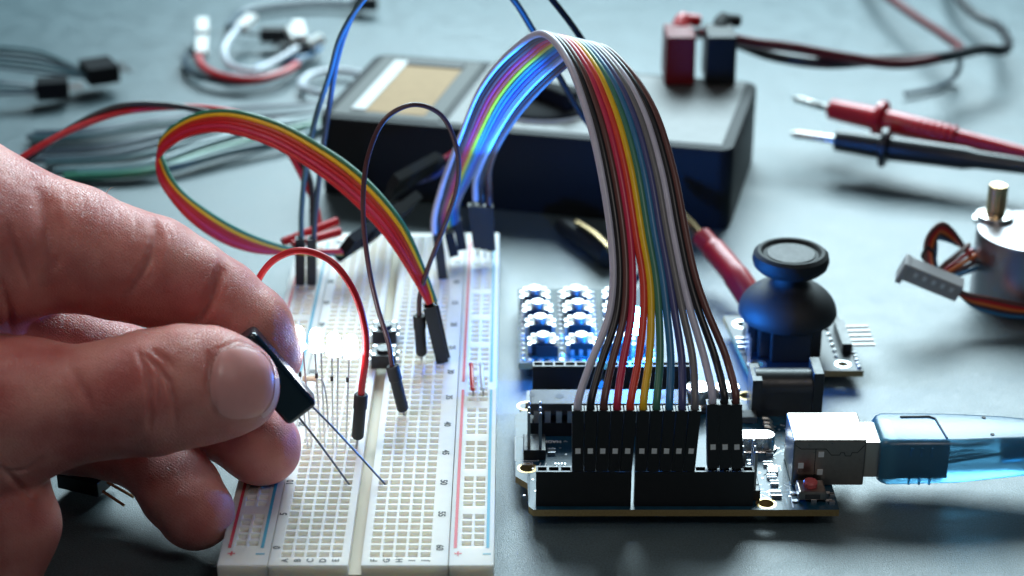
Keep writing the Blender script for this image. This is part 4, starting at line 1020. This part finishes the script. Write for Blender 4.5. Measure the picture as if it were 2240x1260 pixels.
# small scale unevenness of skin
for v_i in range(0, len(VV)):
    p = VV[v_i]; VV[v_i] += NN[v_i]*(noise.noise(Vector(p*1.3))*.022 + noise.noise(Vector(p*4.2))*.006)
hme = bpy.data.meshes.new('hand'); hme.from_pydata([tuple(v) for v in VV.tolist()], [], Q.tolist()); hme.update()
hme.polygons.foreach_set('use_smooth', [True]*len(hme.polygons))
hand = bpy.data.objects.new('hand', hme); COL.objects.link(hand)
tag(hand, 'bare hand reaching in from the left, thumb and forefinger pinching a small dark component', 'hand')
def skin_material():
    m = mat('skin', (.56, .30, .235), .42, spec=.45, sss=.75, sssr=(1, .28, .16), ssss=.42)
    nt = m.node_tree; N = nt.nodes; L = nt.links; p = N['Principled BSDF']; tc = N.new('ShaderNodeTexCoord')
    n1 = N.new('ShaderNodeTexNoise'); n1.inputs['Scale'].default_value = .9; n1.inputs['Detail'].default_value = 8; L.new(tc.outputs['Object'], n1.inputs['Vector'])
    cr = N.new('ShaderNodeValToRGB'); cr.color_ramp.elements[0].position = .32; cr.color_ramp.elements[0].color = (.56, .165, .15, 1); cr.color_ramp.elements[1].position = .68; cr.color_ramp.elements[1].color = (.74, .335, .29, 1)
    L.new(n1.outputs['Fac'], cr.inputs['Fac']); L.new(cr.outputs['Color'], p.inputs['Base Color'])
    vo = N.new('ShaderNodeTexVoronoi'); vo.feature = 'DISTANCE_TO_EDGE'; vo.inputs['Scale'].default_value = 19; 
    nz_ = N.new('ShaderNodeTexNoise'); nz_.inputs['Scale'].default_value = 5; nz_.inputs['Detail'].default_value = 3; L.new(tc.outputs['Object'], nz_.inputs['Vector'])
    mx_ = N.new('ShaderNodeMix'); mx_.data_type = 'VECTOR'; mx_.inputs[0].default_value = .12; L.new(tc.outputs['Object'], mx_.inputs[4]); L.new(nz_.outputs['Color'], mx_.inputs[5]); L.new(mx_.outputs[1], vo.inputs['Vector'])
    mr = N.new('ShaderNodeMapRange'); mr.inputs[1].default_value = 0; mr.inputs[2].default_value = .12; L.new(vo.outputs['Distance'], mr.inputs[0])
    n2 = N.new('ShaderNodeTexNoise'); n2.inputs['Scale'].default_value = 38; n2.inputs['Detail'].default_value = 3; L.new(tc.outputs['Object'], n2.inputs['Vector'])
    wv = N.new('ShaderNodeTexWave'); wv.inputs['Scale'].default_value = 6.5; wv.inputs['Distortion'].default_value = 2.5; wv.inputs['Detail'].default_value = 1; wv.inputs['Detail Scale'].default_value = .6; wv.bands_direction = 'DIAGONAL'; L.new(tc.outputs['Object'], wv.inputs['Vector'])
    ad = N.new('ShaderNodeMath'); ad.operation = 'MULTIPLY_ADD'; ad.inputs[1].default_value = .55; L.new(n2.outputs['Fac'], ad.inputs[0]); L.new(mr.outputs[0], ad.inputs[2])
    a2 = N.new('ShaderNodeMath'); a2.operation = 'MULTIPLY_ADD'; a2.inputs[1].default_value = .30; L.new(wv.outputs['Fac'], a2.inputs[0]); L.new(ad.outputs[0], a2.inputs[2])
    b = N.new('ShaderNodeBump'); b.inputs['Strength'].default_value = .6; b.inputs['Distance'].default_value = .015; L.new(a2.outputs[0], b.inputs['Height']); L.new(b.outputs['Normal'], p.inputs['Normal'])
    return m
hme.materials.append(skin_material())
# nail: a grid laid on the thumb surface
bvh = BVHTree.FromPolygons([tuple(v) for v in VV], [tuple(q) for q in Q.tolist()])
def hitn(px, py):
    d = ray(px, py).normalized(); r = bvh.ray_cast(CAM, d); return (r[0], r[1]) if r[0] is not None else (None, None)
nu, nv = 30, 30; nvs = []; okm = {}
for a in range(nu+1):
    for c in range(nv+1):
        u = a/nu*2-1; v = c/nv*2-1
        # superellipse disc mapping
        rr2 = (abs(u)**2.6 + abs(v)**2.6)**(1/2.6); mxx = max(abs(u), abs(v)); sc_ = mxx/rr2 if rr2 > 0 else 0
        du, dv = u*sc_, v*sc_
        px_ = 531 + 77*du + 4*dv; py_ = 838 + 87*dv*(1-.05*du) - 4*du
        h, n3 = hitn(px_, py_)
        if h is None: okm[(a, c)] = None; continue
        e = max(abs(u), abs(v)); off = .012*(1-e**6) - .012*e**10
        okm[(a, c)] = len(nvs); nvs.append(tuple(h + n3*off))
nf = []
for a in range(nu):
    for c in range(nv):
        q = [okm[(a, c)], okm[(a+1, c)], okm[(a+1, c+1)], okm[(a, c+1)]]
        if all(x is not None for x in q): nf.append(q)
b = MB(); b.add(nvs, nf)
nail = b.build('thumb_nail', mat('nail', (.76, .38, .36), .34, spec=.5, sss=.4, sssr=(1, .4, .3), ssss=.12, var=.05, vscale=2), hand, smooth=True)
b = MB(); ev = []; m_ = 24
for k in range(m_+1):
    a = -1.05 + 2.1*k/m_; rr0, rr1 = .955, 1.0
    for r_ in (.90, 1.02):
        h, n3 = hitn(531 + 77*r_*abs(math.cos(a))**(2/2.4), 838 + 87*r_*(1 if a > 0 else -1)*abs(math.sin(a))**(2/2.4)*.98)
        ev.append(tuple(h + n3*.014) if h is not None else None)
ef = [[2*k, 2*k+1, 2*k+3, 2*k+2] for k in range(m_) if all(ev[q] is not None for q in (2*k, 2*k+1, 2*k+3, 2*k+2))]
b.add([e if e else (0, 0, 0) for e in ev], ef); b.build('free_edge', mat('nail_edge', (.72, .44, .38), .6, sss=.3, ssss=.08), nail, smooth=True)
b = MB(); sp0 = V(-12.4, 2.95, 4.4); b.lathe(sp0, V(-1, -.07, 0), [(2.55, .25), (2.62, .02), (2.85, 0), (2.98, .15), (3.0, 1.2), (3.15, 1.35), (3.1, 4), (3.5, 9), (3.9, 22), (4.1, 30)], 48)
b.build('sleeve', mat('sleeve_cloth', (.03, .04, .06), .9, var=.3, vscale=3, bump=.8, bscale=12), hand, smooth=True)
# fine hairs on the back of the hand
b = MB(); rr_ = random.Random(11)
for i in range(46):
    tpos = rr_.random()**.8; px_ = 85 + 150*tpos; py_ = 340 + 62*tpos + rr_.uniform(2, 16)
    h, n3 = hitn(px_, py_+6)
    if h is None: continue
    d = (n3 + V(rr_.uniform(-.2, 1.0), .3, rr_.uniform(.3, 1.1))).normalized(); ln = rr_.uniform(.18, .42)
    cvd = V(rr_.uniform(.1, .8), 0, -rr_.uniform(.0, .7))
    b.tube([h, h + d*ln*.4, h + d*ln*.75 + cvd*ln*.3, h + d*ln + cvd*ln*.75], [.009, .008, .006, .003], 4)
b.build('hair', mat('hair', (.62, .48, .34), .4), hand, smooth=True)
